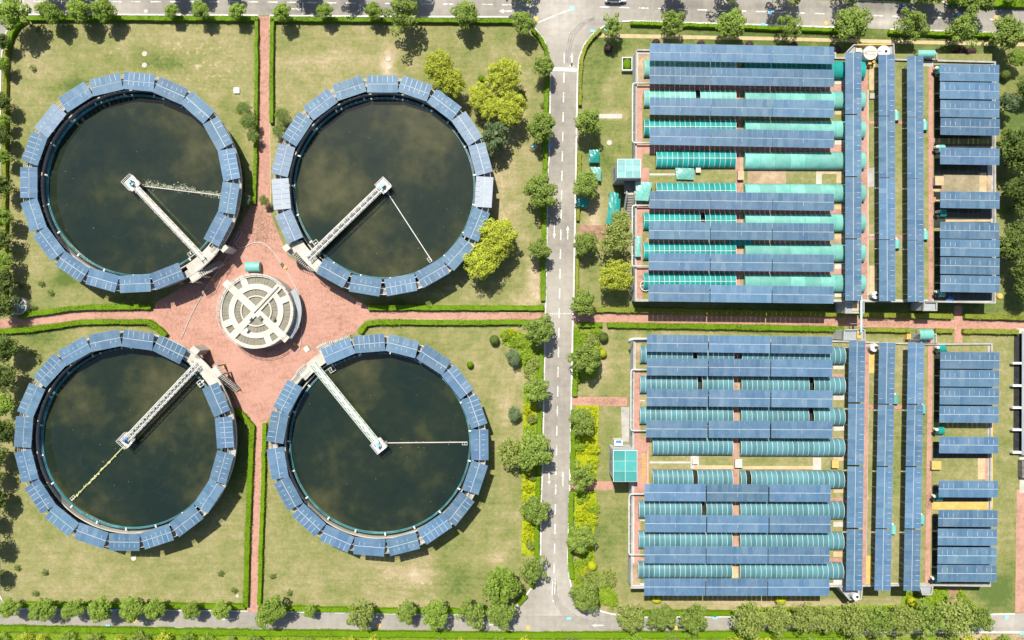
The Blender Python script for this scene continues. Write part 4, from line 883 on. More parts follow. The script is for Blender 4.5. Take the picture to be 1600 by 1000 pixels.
# pump hoods and motors at the basins
def pump_set(px, py, lab, blue=False):
    p = W(px, py, HD + .6); t = thing('pump_set', lab, 'pump', (p.x, p.y, HD), 0, 'pump sets beside the eastern basins')
    vault(1.2, 1.5, .55, mat=M_TEALD if py % 2 else M_TEAL, name='hood', parent=t, z=.35).location = (1.0, 0, 0)
    b = MB(); b.box(.35, 1.65, -.75, .75, 0, .36); b.obj('base', M_DARKC, t)
    b = MB(); b.cyl((0, .25), .3, .2, 1.0, 12); b.cyl((0, .25), .2, 1.0, 1.15, 10); b.obj('motor', M_WHITE, t)
    b = MB(); b.cyl((-.1, -.55), .26, .1, .8, 12); b.box(-.5, .1, -.9, -.3, 0, .12); b.obj('gearbox', M_BARREL, t)
for px, py, l in [(1462,109,'top of the upper eastern basins'),(1463,232,'below the fourth table of the upper eastern basins'),(1465,333,'in the gap of the upper eastern basins'),(1463,458,'bottom of the upper eastern basins'),(1464,545,'top of the lower eastern basins'),(1462,673,'below the fourth table of the lower eastern basins'),(1459,777,'beside the yellow grating of the lower eastern basins'),(1457,905,'bottom of the lower eastern basins')]:
    pump_set(px, py, 'white motor with teal hood, ' + l)
p = W(1487, 467, 5); b = MB(); b.prism([(-.9, -.5), (.6, -.5), (.6, .55), (.2, .45)], 0, .05); b.prism([(.5, -.5), (.6, -.5), (.6, .55)], .05, .3); tag(b.obj('blue_tarp', M_BLUE, loc=(p.x, p.y, HD + .1)), 'small bright blue tarp at the bottom of the upper eastern basins', 'tarp')
def hood(px, py, lab, axis='y'):
    p = W(px, py, HD + .7); t = thing('valve_hood', lab, 'hood', (p.x, p.y, HD), 0, 'small teal valve hoods between the upright solar strips')
    b = MB(); b.box(-.42, .42, -.75, .75, 0, .45); b.obj('base', M_CONC, t); vault(1.7, 1.0, .4, mat=M_TEAL, name='hood_sheet', parent=t, z=.45, axis='y'); b = MB(); b.cyl((-.25, 1.0), .18, 0, .7, 10); b.obj('valve', M_WHITE, t)
for px, py, l in [(1402,181,'upper one beside the second strip, upper block'),(1446.5,196,'upper one by the brick walkway, upper block'),(1403,381,'lower one beside the second strip, upper block'),(1447.5,367,'lower one by the brick walkway, upper block'),(1400.5,624,'upper one beside the second strip, lower block'),(1443.5,639,'upper one by the brick walkway, lower block'),(1397,827.5,'lower one beside the second strip, lower block'),(1442,812,'lower one by the brick walkway, lower block')]:
    hood(px, py, 'small teal valve hood, ' + l)
# round white tanks
def drum(px, py, r, hgt, base, top, lab, hole=False):
    p = W(px, py, base + hgt); t = thing('round_vessel', lab, 'vessel', (p.x, p.y, base))
    b = MB(); b.cyl((0, 0), r, 0, hgt, 28); b.ring(r, r + .06, hgt - .1, hgt + .06, n=28); b.obj('shell', M_WHITE, t)
    b = MB(); b.cyl((0, 0), r * .93, hgt, hgt + .04, 28, r1=r * .8); b.obj('lid', top, t)
    b = MB(); b.cyl((r * .35, 0), .25 if hole else .12, hgt + .04, hgt + .12, 12); b.obj('hatch', M_BARREL if hole else M_CREAM, t)
    b = MB(); [b.beam((-r * .9, y, hgt + .2), (r * .9, y, hgt + .2), .04, .04) for y in (-.3, .3)]; b.tube([(-r - .15, 0, 0), (-r - .15, 0, hgt + .15), (-r * .5, 0, hgt + .2)], .06, 6); b.obj('pipe', M_PALEST, t)
drum(1360, 82.5, 1.25, 1.6, HD, M_CREAM, 'large white vessel with cream lid at the top of the upper block'); drum(1381, 80.5, 1.1, 1.5, HD, M_WHITE, 'white vessel with a black hole beside the larger one, upper block', True)
drum(1368, 461, .65, 1.2, HD, M_WHITE, 'small white vessel at the bottom of the upper block', True); drum(1366, 543, .7, 1.2, HD, M_WHITE, 'small white vessel at the top of the lower block', True); drum(1337.5, 932.5, .6, 1.3, HD, M_WHITE, 'small white vessel on the bottom annex of the lower block', True)
p = W(1361, 97, 5.2); b = MB(); b.box(-.9, .9, -.7, .7, 0, .3); b.box(-.5, .1, -.4, .3, .3, 1.1); b.cyl((.45, .1), .28, .3, 1.2, 12); tag(b.obj('pump', M_YELLOW, loc=(p.x, p.y, HD)), 'rusty yellow pump below the large white vessel', 'pump')
# annexes, entrance canopies of the blocks
def annex(t, pts, mat=M_CONCW, h=HD, name='annex'):
    b = MB(); P = [(q.x, q.y) for q in pl(pts, h)]; b.prism(P, 0, h - .12); b.obj(name, mat, t)
    b = MB(); b.prism(P, h - .117, h - .02, sheet=True); b.obj('annex_roof', M_ROOFG, t)
    b = MB(); b.ribbon([Vector(q) for q in P + P[:1]], .2, h - .12, h + .35); b.obj('annex_parapet', M_CONC, t)
annex(TU, [(1321,472),(1348.5,472),(1348.5,489),(1320,489)]); annex(TLO, [(1318.5,515.5),(1350,515),(1350,531),(1317,531)]); annex(TLO, [(1310.5,917),(1346,917),(1344,935),(1326,936)]); annex(TU, [(1322,82),(1333,71),(1395,70),(1396,91),(1322,91)])
annex(TU, [(1443,472),(1462,472.5),(1462,485),(1442,485)]); annex(TLO, [(1436,915),(1456,915),(1454,928),(1440,928)]); annex(TLO, [(1438,522),(1461,522),(1461,537),(1438,537)]); annex(TU, [(1443,84),(1462,84),(1462,96),(1443,95.2)])
b = MB(); q = [(p_.x, p_.y) for p_ in pl([(1336,71.5),(1388,71),(1388,73),(1336,73.5)], HD)]; b.prism(q, HD, HD + .9); b.obj('yellow_railing', M_YELLOW, TU)
b = MB(); b.prism([(p_.x, p_.y) for p_ in pl([(1336,75),(1345,75),(1345,82),(1336,82)], HD)], HD, HD + .3); b.obj('roof_hatch', M_CREAM, TU)
b = MB(); b.prism([(p_.x, p_.y) for p_ in pl([(1338,517),(1345,517),(1345,529),(1338,529)], HD)], HD, HD + .3); b.obj('roof_hatch', M_YELLOW, TLO)
b = MB(); b.prism([(p_.x, p_.y) for p_ in pl([(1331,474),(1342,474),(1342,486),(1331,486)], HD)], HD, HD + .1); b.obj('roof_hatch', M_TAN, TU)
def big_canopy(px, py, L, Wd, h, lab, rz=0):
    p = W(px, py, h); t = thing('curved_canopy', lab, 'canopy', (p.x, p.y, 0), rz)
    vault(L, Wd, .8, mat=M_TEAL, parent=t, z=h - .6, end=False)
    b = MB()
    for x in (-L / 2 + .1, L / 2 - .1):
        for y in (-Wd / 2 + .05, Wd / 2 - .05): b.cyl((x, y), .05, 0, h - .6, 8)
    b.obj('post', M_RAIL, t)
big_canopy(1448, 83, 3.2, 1.5, 5.6, 'curved teal canopy over the top entrance of the upper block'); big_canopy(1448, 523, 2.6, 2.0, 5.6, 'curved teal canopy over the top entrance of the lower block')
p = W(1421.5, 526, 1); b = MB(); b.box(-.5, .5, -.5, .5, 0, .9); b.box(-.55, .55, -.55, .55, .9, 1.0); tag(b.obj('yellow_box', M_ORANGE, loc=(p.x, p.y, 0)), 'orange yellow box beside the lower entrance canopy', 'box')
# pipe bridge across the path
p0, p1 = W(1345.5, 470, 5), W(1345.5, 518, 5); t = thing('pipe_bridge', 'pale blue pipe bridging the brick path between the two blocks', 'pipe', (p0.x, p0.y, 0)); d = p1 - p0
b = MB(); b.tube([(0, 1.2, 3), (0, .8, 5), (0, 0, 5.05), (d.x, d.y, 5.05), (d.x, d.y - .5, 4.4)], .2, 10); b.obj('pipe', surf('pale blue pipe', (.42, .58, .64), (.5, .64, .7), 1, .4, .4), t, True)
b = MB()
for f in (.25, .75): b.cyl((d.x * f, d.y * f), .08, 0, 4.9, 8)
b.obj('post', M_RAIL, t)
# white pipes on the road side walls
def upipe(x, y0, y1, x1a, x1b, lab, h=4.9):
    P = [W(x1a, y0, h), W(x + 3.5, y0, h), W(x + 1, y0 + .8, h), W(x, y0 + 3.5, h), W(x - .3, y1 - 3.5, h), W(x + .8, y1 - .8, h), W(x + 3.5, y1, h), W(x1b, y1, h)]
    t = thing('white_pipe', lab, 'pipe', (P[0].x, P[0].y, 0), 0, 'white pipes along the block walls'); o = P[0]
    b = MB(); b.tube([(q.x - o.x, q.y - o.y, h) for q in P], .15, 10); b.obj('pipe', M_PALEST, t, True)
    b = MB()
    for f in (.15, .5, .85):
        q = P[3].lerp(P[4], f); b.box(q.x - o.x - .1, q.x - o.x + .35, q.y - o.y - .06, q.y - o.y + .06, h - .45, h - .2)
    b.obj('bracket', M_RAIL, t)
upipe(988.5, 130, 223, 1018, 1018, 'white pipe looped along the upper part of the upper block wall'); upipe(988, 321, 416, 1016, 1016, 'white pipe looped along the lower part of the upper block wall')
upipe(986, 577.5, 673, 1012, 1012, 'white pipe looped along the upper part of the lower block wall'); upipe(983, 772, 867, 1010, 1010, 'white pipe looped along the lower part of the lower block wall')
P = [W(984, 531, 4.9), W(990, 529.5, 4.9), W(1014, 529.5, 4.9)]; b = MB(); b.tube([tuple(W(983, 535, 3)), tuple(P[0]), tuple(P[1]), tuple(P[2])], .22, 10); tag(b.obj('white_pipe', M_WHITE, smooth=True), 'short thick white pipe at the top corner of the lower block', 'pipe')
# entrance stair houses
def entrance(x0, y0, x1, y1, h, mat, lab, nx, ny, stair):
    a, b_ = W(x0, y1, h), W(x1, y0, h); sx, sy = b_.x - a.x, b_.y - a.y
    t = thing('entrance_house', lab, 'entrance house', ((a.x + b_.x) / 2, (a.y + b_.y) / 2, 0), 0, 'entrance houses of the treatment blocks')
    b = MB(); b.box(-sx / 2 + .15, sx / 2 - .15, -sy / 2 + .15, sy / 2 - .15, 0, h - .12); b.obj('wall', M_CONCW, t)
    me = MB(); me.box(-sx / nx / 2 + .04, sx / nx / 2 - .04, -sy / ny / 2 + .04, sy / ny / 2 - .04, 0, .06); me = me.mesh('roof_pane', mat)
    for i in range(nx):
        for j in range(ny): link('roof_pane', me, t, (-sx / 2 + sx * (i + .5) / nx, -sy / 2 + sy * (j + .5) / ny, h - .08))
    b = MB(); b.box(-sx / 2 - .05, sx / 2 + .05, -sy / 2 - .05, sy / 2 + .05, h - .118, h - .085); b.obj('roof_frame', M_RIB, t)
    b = MB(); b.box(-sx / 2 + .1, -sx / 2 + .148, -sy * .3, -sy * .05, 2.2, 3.4); b.box(-sx / 2 + .1, -sx / 2 + .148, sy * .05, sy * .3, 2.2, 3.4); b.obj('window', M_GLASS, t)
    b = MB(); b.box(sx / 2 - .148, sx / 2 - .1, -.5, .5, HD, HD + 2.1); b.obj('door', M_DARKC, t)
    if stair:
        st = link('stair', None, t); sm = MB(); sm.box(-.65, .65, -.14, .14, -.12, 0); sm = sm.mesh('step', M_CONCL)
        q0 = W(985, 303, HD) - t.location; n = 14
        for i in range(n): link('step', sm, st, (q0.x, q0.y - i * .26, HD - i * HD / n))
        b = MB()
        for dx in (-.75, .75):
            b.beam((q0.x + dx, q0.y + .3, HD + .4), (q0.x + dx, q0.y - n * .26, .5), .16, 1.0)
        b.obj('stair_wall', M_CONCW, st)
        b = MB(); q1 = W(983, 291, HD) - t.location; b.box(q1.x - .9, q1.x + 1.3, q1.y - 1.4, q1.y + 1.4, HD - .25, HD - .01); b.obj('landing', M_DARKC, st)
entrance(965, 248.5, 1001, 277.5, 7.7, teal_mat('pale teal roof sheet', (.15, .38, .37), (.24, .45, .43), .1), 'flat pale teal roofed entrance house with outside stair, upper block', 3, 3, True)
entrance(958.5, 704, 995.5, 752.5, 7.0, teal_mat('teal roof sheet', (.05, .27, .25), (.08, .31, .29), .1), 'flat teal roofed entrance house of six panes, lower block', 2, 3, False)
p = W(967, 693, 3); t = thing('water_cooler', 'small white tank with blue top beside the lower entrance house', 'tank', (p.x, p.y, 0)); b = MB(); b.box(-.8, .8, -.55, .55, 0, 2.6); b.obj('tank_body', M_WHITE, t); b = MB(); b.box(-.55, .55, .1, .5, 2.6, 2.75); b.obj('tank_top', M_BLUE, t)
p = W(1005.5, 730, HD + .1); t = thing('yellow_grating_strip', 'yellow grating strip beside the lower entrance house', 'grating', (p.x, p.y, HD)); b = MB()
for i in range(18): b.box(-.3, .3, -2.6 + i * .29, -2.45 + i * .29, .02, .1)
b.box(-.34, -.3, -2.7, 2.7, .02, .12); b.box(.3, .34, -2.7, 2.7, .02, .12); b.obj('bars', M_YELLOW, t)
# sheds, tarps and planter beside the upper block
def tarp(pts, h, lab, mat=M_TEALD, base=0, thick=.05, legs=True):
    P = pl(pts, h + base); c = sum(P, Vector()) / len(P); t = thing('teal_shelter', lab, 'shelter', (c.x, c.y, base))
    b = MB(); n = 6; q = [p_ - c for p_ in P]
    for i in range(n):
        for j in range(n):
            pts4 = []
            for (u, v) in ((i, j), (i + 1, j), (i + 1, j + 1), (i, j + 1)):
                u /= n; v /= n; w = (q[0] * (1 - u) + q[1] * u) * (1 - v) + (q[3] * (1 - u) + q[2] * u) * v; pts4.append((w.x, w.y, h + .25 * math.sin(math.pi * u) * math.sin(math.pi * v) + .03 * math.sin(u * 17 + v * 9)))
            b.add(pts4, [(0, 1, 2, 3)])
    b.obj('tarp', mat, t)
    b = MB()
    for w in q: b.cyl((w.x * .94, w.y * .94), .05, 0, h, 8)
    b.obj('pole', M_RAIL, t)
tarp([(920.5,234),(936.5,234),(936.5,254),(920.5,254)], 1.2, 'square teal shelter on the lawn in tree shade, top of three'); tarp([(922,260.5),(939.5,261.5),(939,283),(930,280)], 1.2, 'light teal shelter on the lawn half under a street tree', M_TEAL); tarp([(900,308),(919,309),(918,324),(901,322)], 1.2, 'dark teal shelter by the kerb under a street tree')
tarp([(953,299),(970,303),(967,351),(947,350)], 2.4, 'long teal shelter beside the outside stair', M_TEALD); tarp([(1055,262),(1084.5,263),(1084,281),(1057,280)], .5, 'teal tarp spread on the upper deck lawn', M_TEAL, HD); tarp([(993,284),(1019,285),(1013,314),(994,313)], 1.6, 'pale teal shelter sheet at the stair head on the upper deck', M_TEAL, HD); tarp([(993,369),(1001.5,369),(1001.5,401),(993,401)], 1.1, 'narrow turquoise shelter on the brick strip of the upper deck', M_TEAL, HD)
tarp([(1140,374),(1176,374),(1176,384),(1140,384)], .7, 'dark teal tarp between the solar rows of the upper deck', M_TEALD, HD)
p = W(980, 99.5, .9); t = thing('planter', 'white edged planter box of clipped green against the upper block wall', 'planter', (p.x, p.y, 0)); b = MB(); [b.box(*q) for q in ((-1.0, -.85, -1.3, 1.3, 0, .9), (.85, 1.0, -1.3, 1.3, 0, .9), (-.85, .85, -1.3, -1.12, 0, .9), (-.85, .85, 1.12, 1.3, 0, .9))]; b.obj('planter_wall', M_WHITE, t)
PLANTER = t
p = W(1009, 446, HD + .7); t = thing('gate_valve', 'white spoked hand valve at the bottom corner of the upper deck', 'valve', (p.x, p.y, HD)); b = MB(); b.ring(.95, 1.05, .5, .58, n=28); [b.beam((0, 0, .54), tuple(pol(1, i * 60, .54)), .06, .06) for i in range(6)]; b.cyl((0, 0), .12, 0, .6, 10); b.obj('wheel', M_WHITE, t)
p = W(1001.5, 446.5, HD); b = MB(); b.box(-.3, .3, -.4, .4, 0, .5); b.obj('wheel_base', M_TEAL, t).location = (.2, 0, 0)
for px, py, l in [(1561, 462.5, 'yellow disc on the lawn by the upper eastern basins')]:
    p = W(px, py); b = MB(); b.cyl((0, 0), .55, 0, .3, 20); b.cyl((0, 0), .4, .3, .36, 20); tag(b.obj('lawn_disc', M_ORANGE, loc=p), l, 'cover')
# small building at the east edge
b = MB(); t = thing('boundary_building', 'low grey building with white fins at the east edge', 'building', tuple(W(1610, 615)))
o = t.location; hb = .9
def lp(px, py, h=0): q = W(px, py, h); return (q.x - o.x, q.y - o.y)
b.prism([lp(1597,519), lp(1760,519), lp(1760,710), lp(1596,710)], 0, hb); b.obj('wall', M_CONCW, t)
b = MB(); b.prism([lp(1596.5,517.5, hb), lp(1760,517.5, hb), lp(1760,711, hb), lp(1596,711, hb)], hb, hb + .1); b.obj('roof', M_ROOFG, t)
b = MB(); b.prism([lp(1584.3,521), lp(1596.9,521), lp(1595.9,709.5), lp(1583,709.5)], 0, .03, sheet=True); b.obj('fin_shade', M_BLACK, t)  # shade in the recess between the fins, painted as a black sheet
fm = None
for py in (567.5, 602.5, 637, 671.5, 707):
    q = lp(1589.5, py, hb); b = MB(); b.box(-.95, .9, -.2, .2, 0, hb + .1); b.obj('fin', M_WHITE, t, loc=(q[0], q[1], 0))
b = MB(); q = lp(1594, 731); b.box(q[0] - .5, q[0] + 8, q[1] - 1.7, q[1] + 1.6, 0, 1.2); b.obj('annex', M_DARKC, t)

# ------------------------------------------------------------------ vegetation
def leaf(b, p, nrm, size, asp, rr, mat=0):
    n = nrm.normalized(); u = n.orthogonal().normalized(); v = n.cross(u); a = rr.uniform(0, 6.283); d = u * math.cos(a) + v * math.sin(a); e = n.cross(d)
    d *= size / 2; e *= size * asp / 2
    b.add([p - d, p + e * .9 - d * .15, p + d, p - e * .9 - d * .15], [(0, 1, 2, 3)], mat)
def crown_mesh(name, mat, seed, R=1.0, nl=24, lr=.33, per=115, ls=.135, asp=.75, flat=.8, core=220, ragged=.22, jit=.32):
    rr = random.Random(seed); b = MB(); lobes = []
    for i in range(nl):
        z = -.25 + 1.25 * (i + .5) / nl; a = i * 2.39996 + rr.uniform(-.4, .4); q = math.sqrt(max(0, 1 - min(1, z) ** 2))
        d = Vector((q * math.cos(a), q * math.sin(a), z)); k = rr.uniform(.5, .72 + ragged)
        lobes.append((Vector((d.x * k, d.y * k, d.z * k * flat)), lr * rr.uniform(.7, 1.2)))
    for c, r in lobes:
        for j in range(per):
            n = Vector((rr.gauss(0, 1), rr.gauss(0, 1), rr.gauss(.35, 1))).normalized(); p = c + n * r * rr.uniform(.72, 1.08)
            leaf(b, p, n * .8 + Vector((rr.gauss(0, jit), rr.gauss(0, jit), .75 + rr.gauss(0, jit))), ls * rr.uniform(.7, 1.35), asp, rr)
    for j in range(core):
        p = Vector((rr.gauss(0, .3), rr.gauss(0, .3), rr.gauss(0, .22))); leaf(b, p, Vector((rr.gauss(0, 1), rr.gauss(0, 1), 1.2)), ls * 1.8, .9, rr)
    return b.mesh('crown', mat)
def palm_mesh(seed, mat, nf=13, L=1.0):
    rr = random.Random(seed); b = MB()
    for i in range(nf):
        a = i * 2.39996 + rr.uniform(-.3, .3); k = rr.uniform(.75, 1.1) * L; up = rr.uniform(.1, .55); prev = None
        for s in range(9):
            u = (s + .5) / 9; p = Vector((math.cos(a) * k * u, math.sin(a) * k * u, up * u * 1.2 - .75 * u * u)); d = Vector((math.cos(a), math.sin(a), .3 - u)); sd = Vector((-math.sin(a), math.cos(a), 0))
            w = .34 * math.sin(math.pi * min(1, u * .9 + .1)) + .05
            for sg in (-1, 1):
                e = (sd * sg + d * .55 + Vector((0, 0, -.25))).normalized() * w; f = d.normalized() * .045; b.add([p - f, p + e - f * .2, p + e * .8 + f, p + f], [(0, 1, 2, 3)])
    return b.mesh('crown', mat)
def trunk_mesh(seed, h=1.0):
    rr = random.Random(seed); b = MB(); b.tube([(0, 0, -.03), (.01, .01, h * .5), (0.0, .02, h)], .055, 8, taper=.6)
    for i in range(5):
        a = i * 1.257 + rr.uniform(-.3, .3); z = h * rr.uniform(.55, .85); b.tube([(0, 0, z), (.2 * math.cos(a), .2 * math.sin(a), z + .22), (.45 * math.cos(a), .45 * math.sin(a), z + .42)], .03, 6, taper=.4)
    return b.mesh('trunk', M_BARK, True)
CROWNS = {
 'street': [crown_mesh('c', L_STREET, 10 + i) for i in range(4)], 'fresh': [crown_mesh('c', L_FRESH, 20 + i, nl=22, lr=.33, ragged=.25, per=110) for i in range(4)],
 'dark': [crown_mesh('c', L_DARK, 30 + i, nl=22, lr=.36, per=60, ls=.24, asp=.35, ragged=.3) for i in range(3)], 'yellow': [crown_mesh('c', L_YELL, 40 + i, nl=64, lr=.22, per=75, ls=.085) for i in range(3)],
 'olive': [crown_mesh('c', L_OLIVE, 50 + i, nl=30, lr=.3, per=45, ls=.12, ragged=.3) for i in range(2)], 'blueg': [crown_mesh('c', L_BLUEG, 60 + i, nl=24, lr=.32, per=55, ls=.2, asp=.4, ragged=.3) for i in range(2)],
 'palm': [palm_mesh(70 + i, L_DARK) for i in range(3)], 'palmg': [palm_mesh(80 + i, L_BLUEG, 20) for i in range(2)], 'mixed': [crown_mesh('c', L_OLIVE if i else L_STREET, 90 + i, nl=28, lr=.32, per=65, ragged=.3) for i in range(3)]}
CROWNS['street'] += [crown_mesh('c', (L_STREET, L_OLIVE, L_STREET)[i], 110 + i, nl=18, lr=.3, per=95, ls=.125, ragged=.42, core=120) for i in range(3)]
TRUNKS = [trunk_mesh(i) for i in range(3)]
def tree(kind_, px, py, rpx, label, group=None, hz=None):
    r = rpx * S; hz = hz or (1.25 * r + 1.0 if kind_ not in ('palm', 'palmg') else 1.0 * r + 1.2); hz = min(hz, 5.2)
    r *= (1 - hz / H); p = W(px, py, hz)
    t = thing('palm_tree' if kind_.startswith('palm') else 'tree', label, 'palm tree' if kind_.startswith('palm') else 'tree', (p.x, p.y, 0), 0, group)
    k = link('trunk', rnd.choice(TRUNKS), t); k.scale = (max(r * .9, .8),) * 2 + (hz * .85,)
    c = link('crown', rnd.choice(CROWNS[kind_]), t, (0, 0, hz)); c.scale = (r * rnd.uniform(.9, 1.12), r * rnd.uniform(.9, 1.12), r * .95); c.rotation_euler[2] = rnd.uniform(0, 6.28)
    return t
def trees(items, fmt, group):
    for i, (k, x, y, r) in enumerate(items): tree(k, x, y, r, fmt(i), group)
trees([('fresh',20,22,25),('fresh',78,20,17),('fresh',125,17,18),('fresh',163,15,17),('fresh',268,18,10),('fresh',314,17,13),('fresh',370,18,12),('fresh',441,21,15),('fresh',508,18,12),('fresh',584,18,13),('street',630,22,26),('street',729,22,20),('street',817,34,18)], lambda i: f'green street tree on the top road hedge above the tanks, {ORD[i]} from the west corner', 'street trees above the tanks')
trees([('street',957,42,16),('street',1050,38,21),('street',1142,38,20),('street',1233,42,17),('street',1331,36,24),('street',1425,40,23),('street',1503,47,23),('street',1572,52,24)], lambda i: f'street tree along the sand path and top road hedge, {ORD[i]} from the junction', 'street trees above the blocks')
trees([('street',850,105,17),('street',848,198,21),('street',846,298,23),('street',843,390,17),('street',843,517,23),('street',837,610,21),('street',834,706,26),('street',836,797,21),('street',832,890,21)], lambda i: f'round street tree on the tank side of the central road, {ORD[i]} from the top', 'street trees on the tank side of the road')
trees([('street',917,190,22),('street',917,287,20),('street',915,380,17),('street',911,473,20),('street',915,562,24),('street',911,658,20),('street',909,745,20),('street',905,842,21),('street',914,930,24)], lambda i: f'round street tree on the block side of the central road, {ORD[i]} from the top', 'street trees on the block side of the road')
trees([('yellow',686,104,27),('yellow',703,128,26),('yellow',786,120,27),('yellow',751,150,21),('yellow',797,168,25),('yellow',768,168,20)], lambda i: f'yellow green tree above the upper tank by the road, {ORD[i]} in the cluster', 'yellow trees by the upper tank')
trees([('yellow',778,368,29),('yellow',752,408,27),('yellow',772,390,24)], lambda i: f'broad yellow tree at the lower edge of the upper tank, {ORD[i]} crown down', 'yellow trees below the upper tank')
trees([('yellow',962,432,27),('olive',961,374,25),('olive',969,344,14)], lambda i: ['bright yellow tree against the upper block wall', 'thin olive tree between the yellow tree and the teal shelter', 'small olive tree overhanging the long teal shelter'][i], 'yellow trees by the upper block wall')
tree('blueg', 773, 215, 21, 'grey green tree below the yellow cluster by the upper tank')
trees([('fresh',785,912,29),('street',740,957,19),('street',781,957,22),('mixed',801,706,20)], lambda i: ['large fresh green tree by the lower corner lawn', 'olive street tree at the bottom road, west of the corner pair', 'street tree below the large fresh green tree', 'broad tree behind the street tree of the lower road'][i], 'trees at the lower corner of the tank lawn')
trees([('fresh',14,950,15),('fresh',68,951,17),('fresh',115,951,15),('fresh',157,953,18),('fresh',208,952,18),('fresh',243,951,16),('fresh',298,953,14),('fresh',345,953,13),('fresh',423,955,21),('fresh',484,955,10),('street',565,962,20),('street',635,956,17),('fresh',679,960,19)], lambda i: f'green tree on the bottom road hedge below the tanks, {ORD[i]} from the west end', 'street trees along the bottom road')
trees([('mixed',985,965,21),('street',1035,965,20),('mixed',1083,967,21),('mixed',1170,966,24),('mixed',1215,966,21),('mixed',1255,966,21),('mixed',1293,967,20),('mixed',1331,966,22),('mixed',1371,968,22),('mixed',1410,968,22),('street',1449,965,24),('mixed',1490,964,24),('mixed',1533,967,18)], lambda i: f'leafy tree on the bottom road below the blocks, {ORD[i]} from the junction', 'tree belt along the bottom road')
trees([('dark',4,65,11),('fresh',3,100,11),('dark',4,160,13),('fresh',6,190,10),('dark',2,212,13),('fresh',5,245,12),('dark',4,290,16),('fresh',5,340,16),('dark',3,375,15),('fresh',4,410,15),('dark',6,440,17),('dark',4,478,18),('dark',8,545,20),('dark',4,590,20),('fresh',6,632,17),('dark',5,675,18),('dark',-8,712,18),('dark',-12,745,16),('dark',-8,780,18),('dark',-18,815,14),('dark',-14,855,16),('dark',-14,900,14)], lambda i: f'leafy tree on the west edge of the tank lawns, {ORD[i]} from the top', 'trees on the west edge')
trees([('dark',1583,226,24),('dark',1597,250,22),('dark',1592,295,20),('dark',1592,368,22),('dark',1582,387,22),('dark',1600,425,18),('dark',1602,320,18),('dark',1603,452,20)], lambda i: f'dark leafy tree on the east edge beside the upper basins, {ORD[i]} from the top', 'dark trees on the east edge')
tree('blueg', 1574, 160, 16, 'grey green bushy tree beside the upper eastern basins'); tree('fresh', 1590, 92, 12, 'small yellowish tree below the last top road tree'); tree('dark', 1606, 138, 16, 'dark tree at the east edge beside the small bushes')
tree('palm', 379, 168, 15, 'ragged palm on the lawn by the hedge, upper of three'); tree('palm', 387, 188, 15, 'ragged palm on the lawn by the hedge, middle of three'); tree('palm', 394, 212, 12, 'ragged palm on the lawn by the hedge, lowest of three'); tree('palm', 440, 180, 14, 'ragged palm beside the brick path above the upper tank by the road'); tree('palm', 434, 203, 11, 'small palm beside the brick path near the rim tables')
tree('palmg', 381, 312, 11, 'light palm between the scum arm tank and the brick path'); tree('palm', 412, 313, 9, 'small palm at the plaza mouth of the brick path'); tree('palmg', 802, 557, 14, 'grey palm on the lawn beside the yellow bed'); tree('palmg', 803, 647, 11, 'small bushy palm on the lawn by the lower tank'); 
for i, (x, y) in enumerate([(55,-22),(95,-26),(132,-24),(268,-20),(310,-22),(355,-20),(470,-28),(540,-28),(640,-30),(812,-24),(1055,-21),(1140,-20),(1232,-16),(1330,-18),(1436,-16),(1462,-14),(1528,-6),(1500,-14),(1585,-10)]):
    tree('street', x, y, [20, 22, 20, 15, 14, 14, 20, 20, 24, 22, 20, 22, 24, 24, 22, 20, 24, 18, 16][i], f'street tree beyond the top road, {ORD[i]} from the west', 'trees beyond the top road')
SHRUBM = {'lime': crown_mesh('foliage', L_BED, 301, nl=18, lr=.36, per=60, ls=.16, core=60, ragged=.3), 'green': crown_mesh('foliage', L_BEDG, 302, nl=18, lr=.36, per=60, ls=.16, core=60, ragged=.3), 'olive': crown_mesh('foliage', L_OLIVE, 303, nl=18, lr=.36, per=60, ls=.16, core=60, ragged=.3)}
def shrubs(items, where, grp):
    for i, (k, x, y, r) in enumerate(items):
        p_ = W(x, y, .8); t_ = thing('shrub', f'{dict(lime="yellow lime", green="bright green", olive="olive green")[k]} shrub {where}, {ORD[i]} from the top', 'shrub', (p_.x, p_.y, 0), 0, grp)
        f_ = link('foliage', SHRUBM[k], t_, (0, 0, .55)); f_.scale = (r * S, r * S * rnd.uniform(.8, 1.1), .9); f_.rotation_euler[2] = rnd.uniform(0, 6)
shrubs([('green',912,528,11),('olive',924,534,12),('green',932,518,8),('lime',934,545,6),('green',910,548,11),('lime',918,690,9),('green',905,697,9),('lime',929,702,8),('lime',926,722,9),('green',910,775,11),('lime',918,790,9),('green',928,795,8),('lime',906,805,8),('lime',925,812,9),('green',906,880,9),('green',918,872,9),('lime',912,893,7),('olive',918,900,11),('olive',934,908,13),('olive',948,906,14),('green',935,926,14),('green',951,932,12),('green',957,942,9)], 'in the block side bed of the central road', 'shrubs in the block side bed')
shrubs([('green',790,524,8),('lime',800,520,6),('green',806,532,10),('green',818,536,10),('green',830,545,10),('green',822,556,11),('olive',834,566,10),('olive',828,580,10),('green',837,588,8),('lime',824,640,8),('olive',832,655,8),('lime',822,738,7),('olive',832,745,7),('lime',824,762,8),('lime',822,780,7),('lime',826,822,8),('lime',822,840,8),('olive',830,852,7)], 'in the tank side bed of the central road', 'shrubs in the tank side bed')
shrubs([('green',1452,930,13),('green',1470,936,12),('green',1428,953,13),('green',1460,950,14),('green',1504,934,8),('olive',1513,945,9),('olive',1440,925,9)], 'below the eastern basins by the mulch path', 'shrubs by the mulch path')
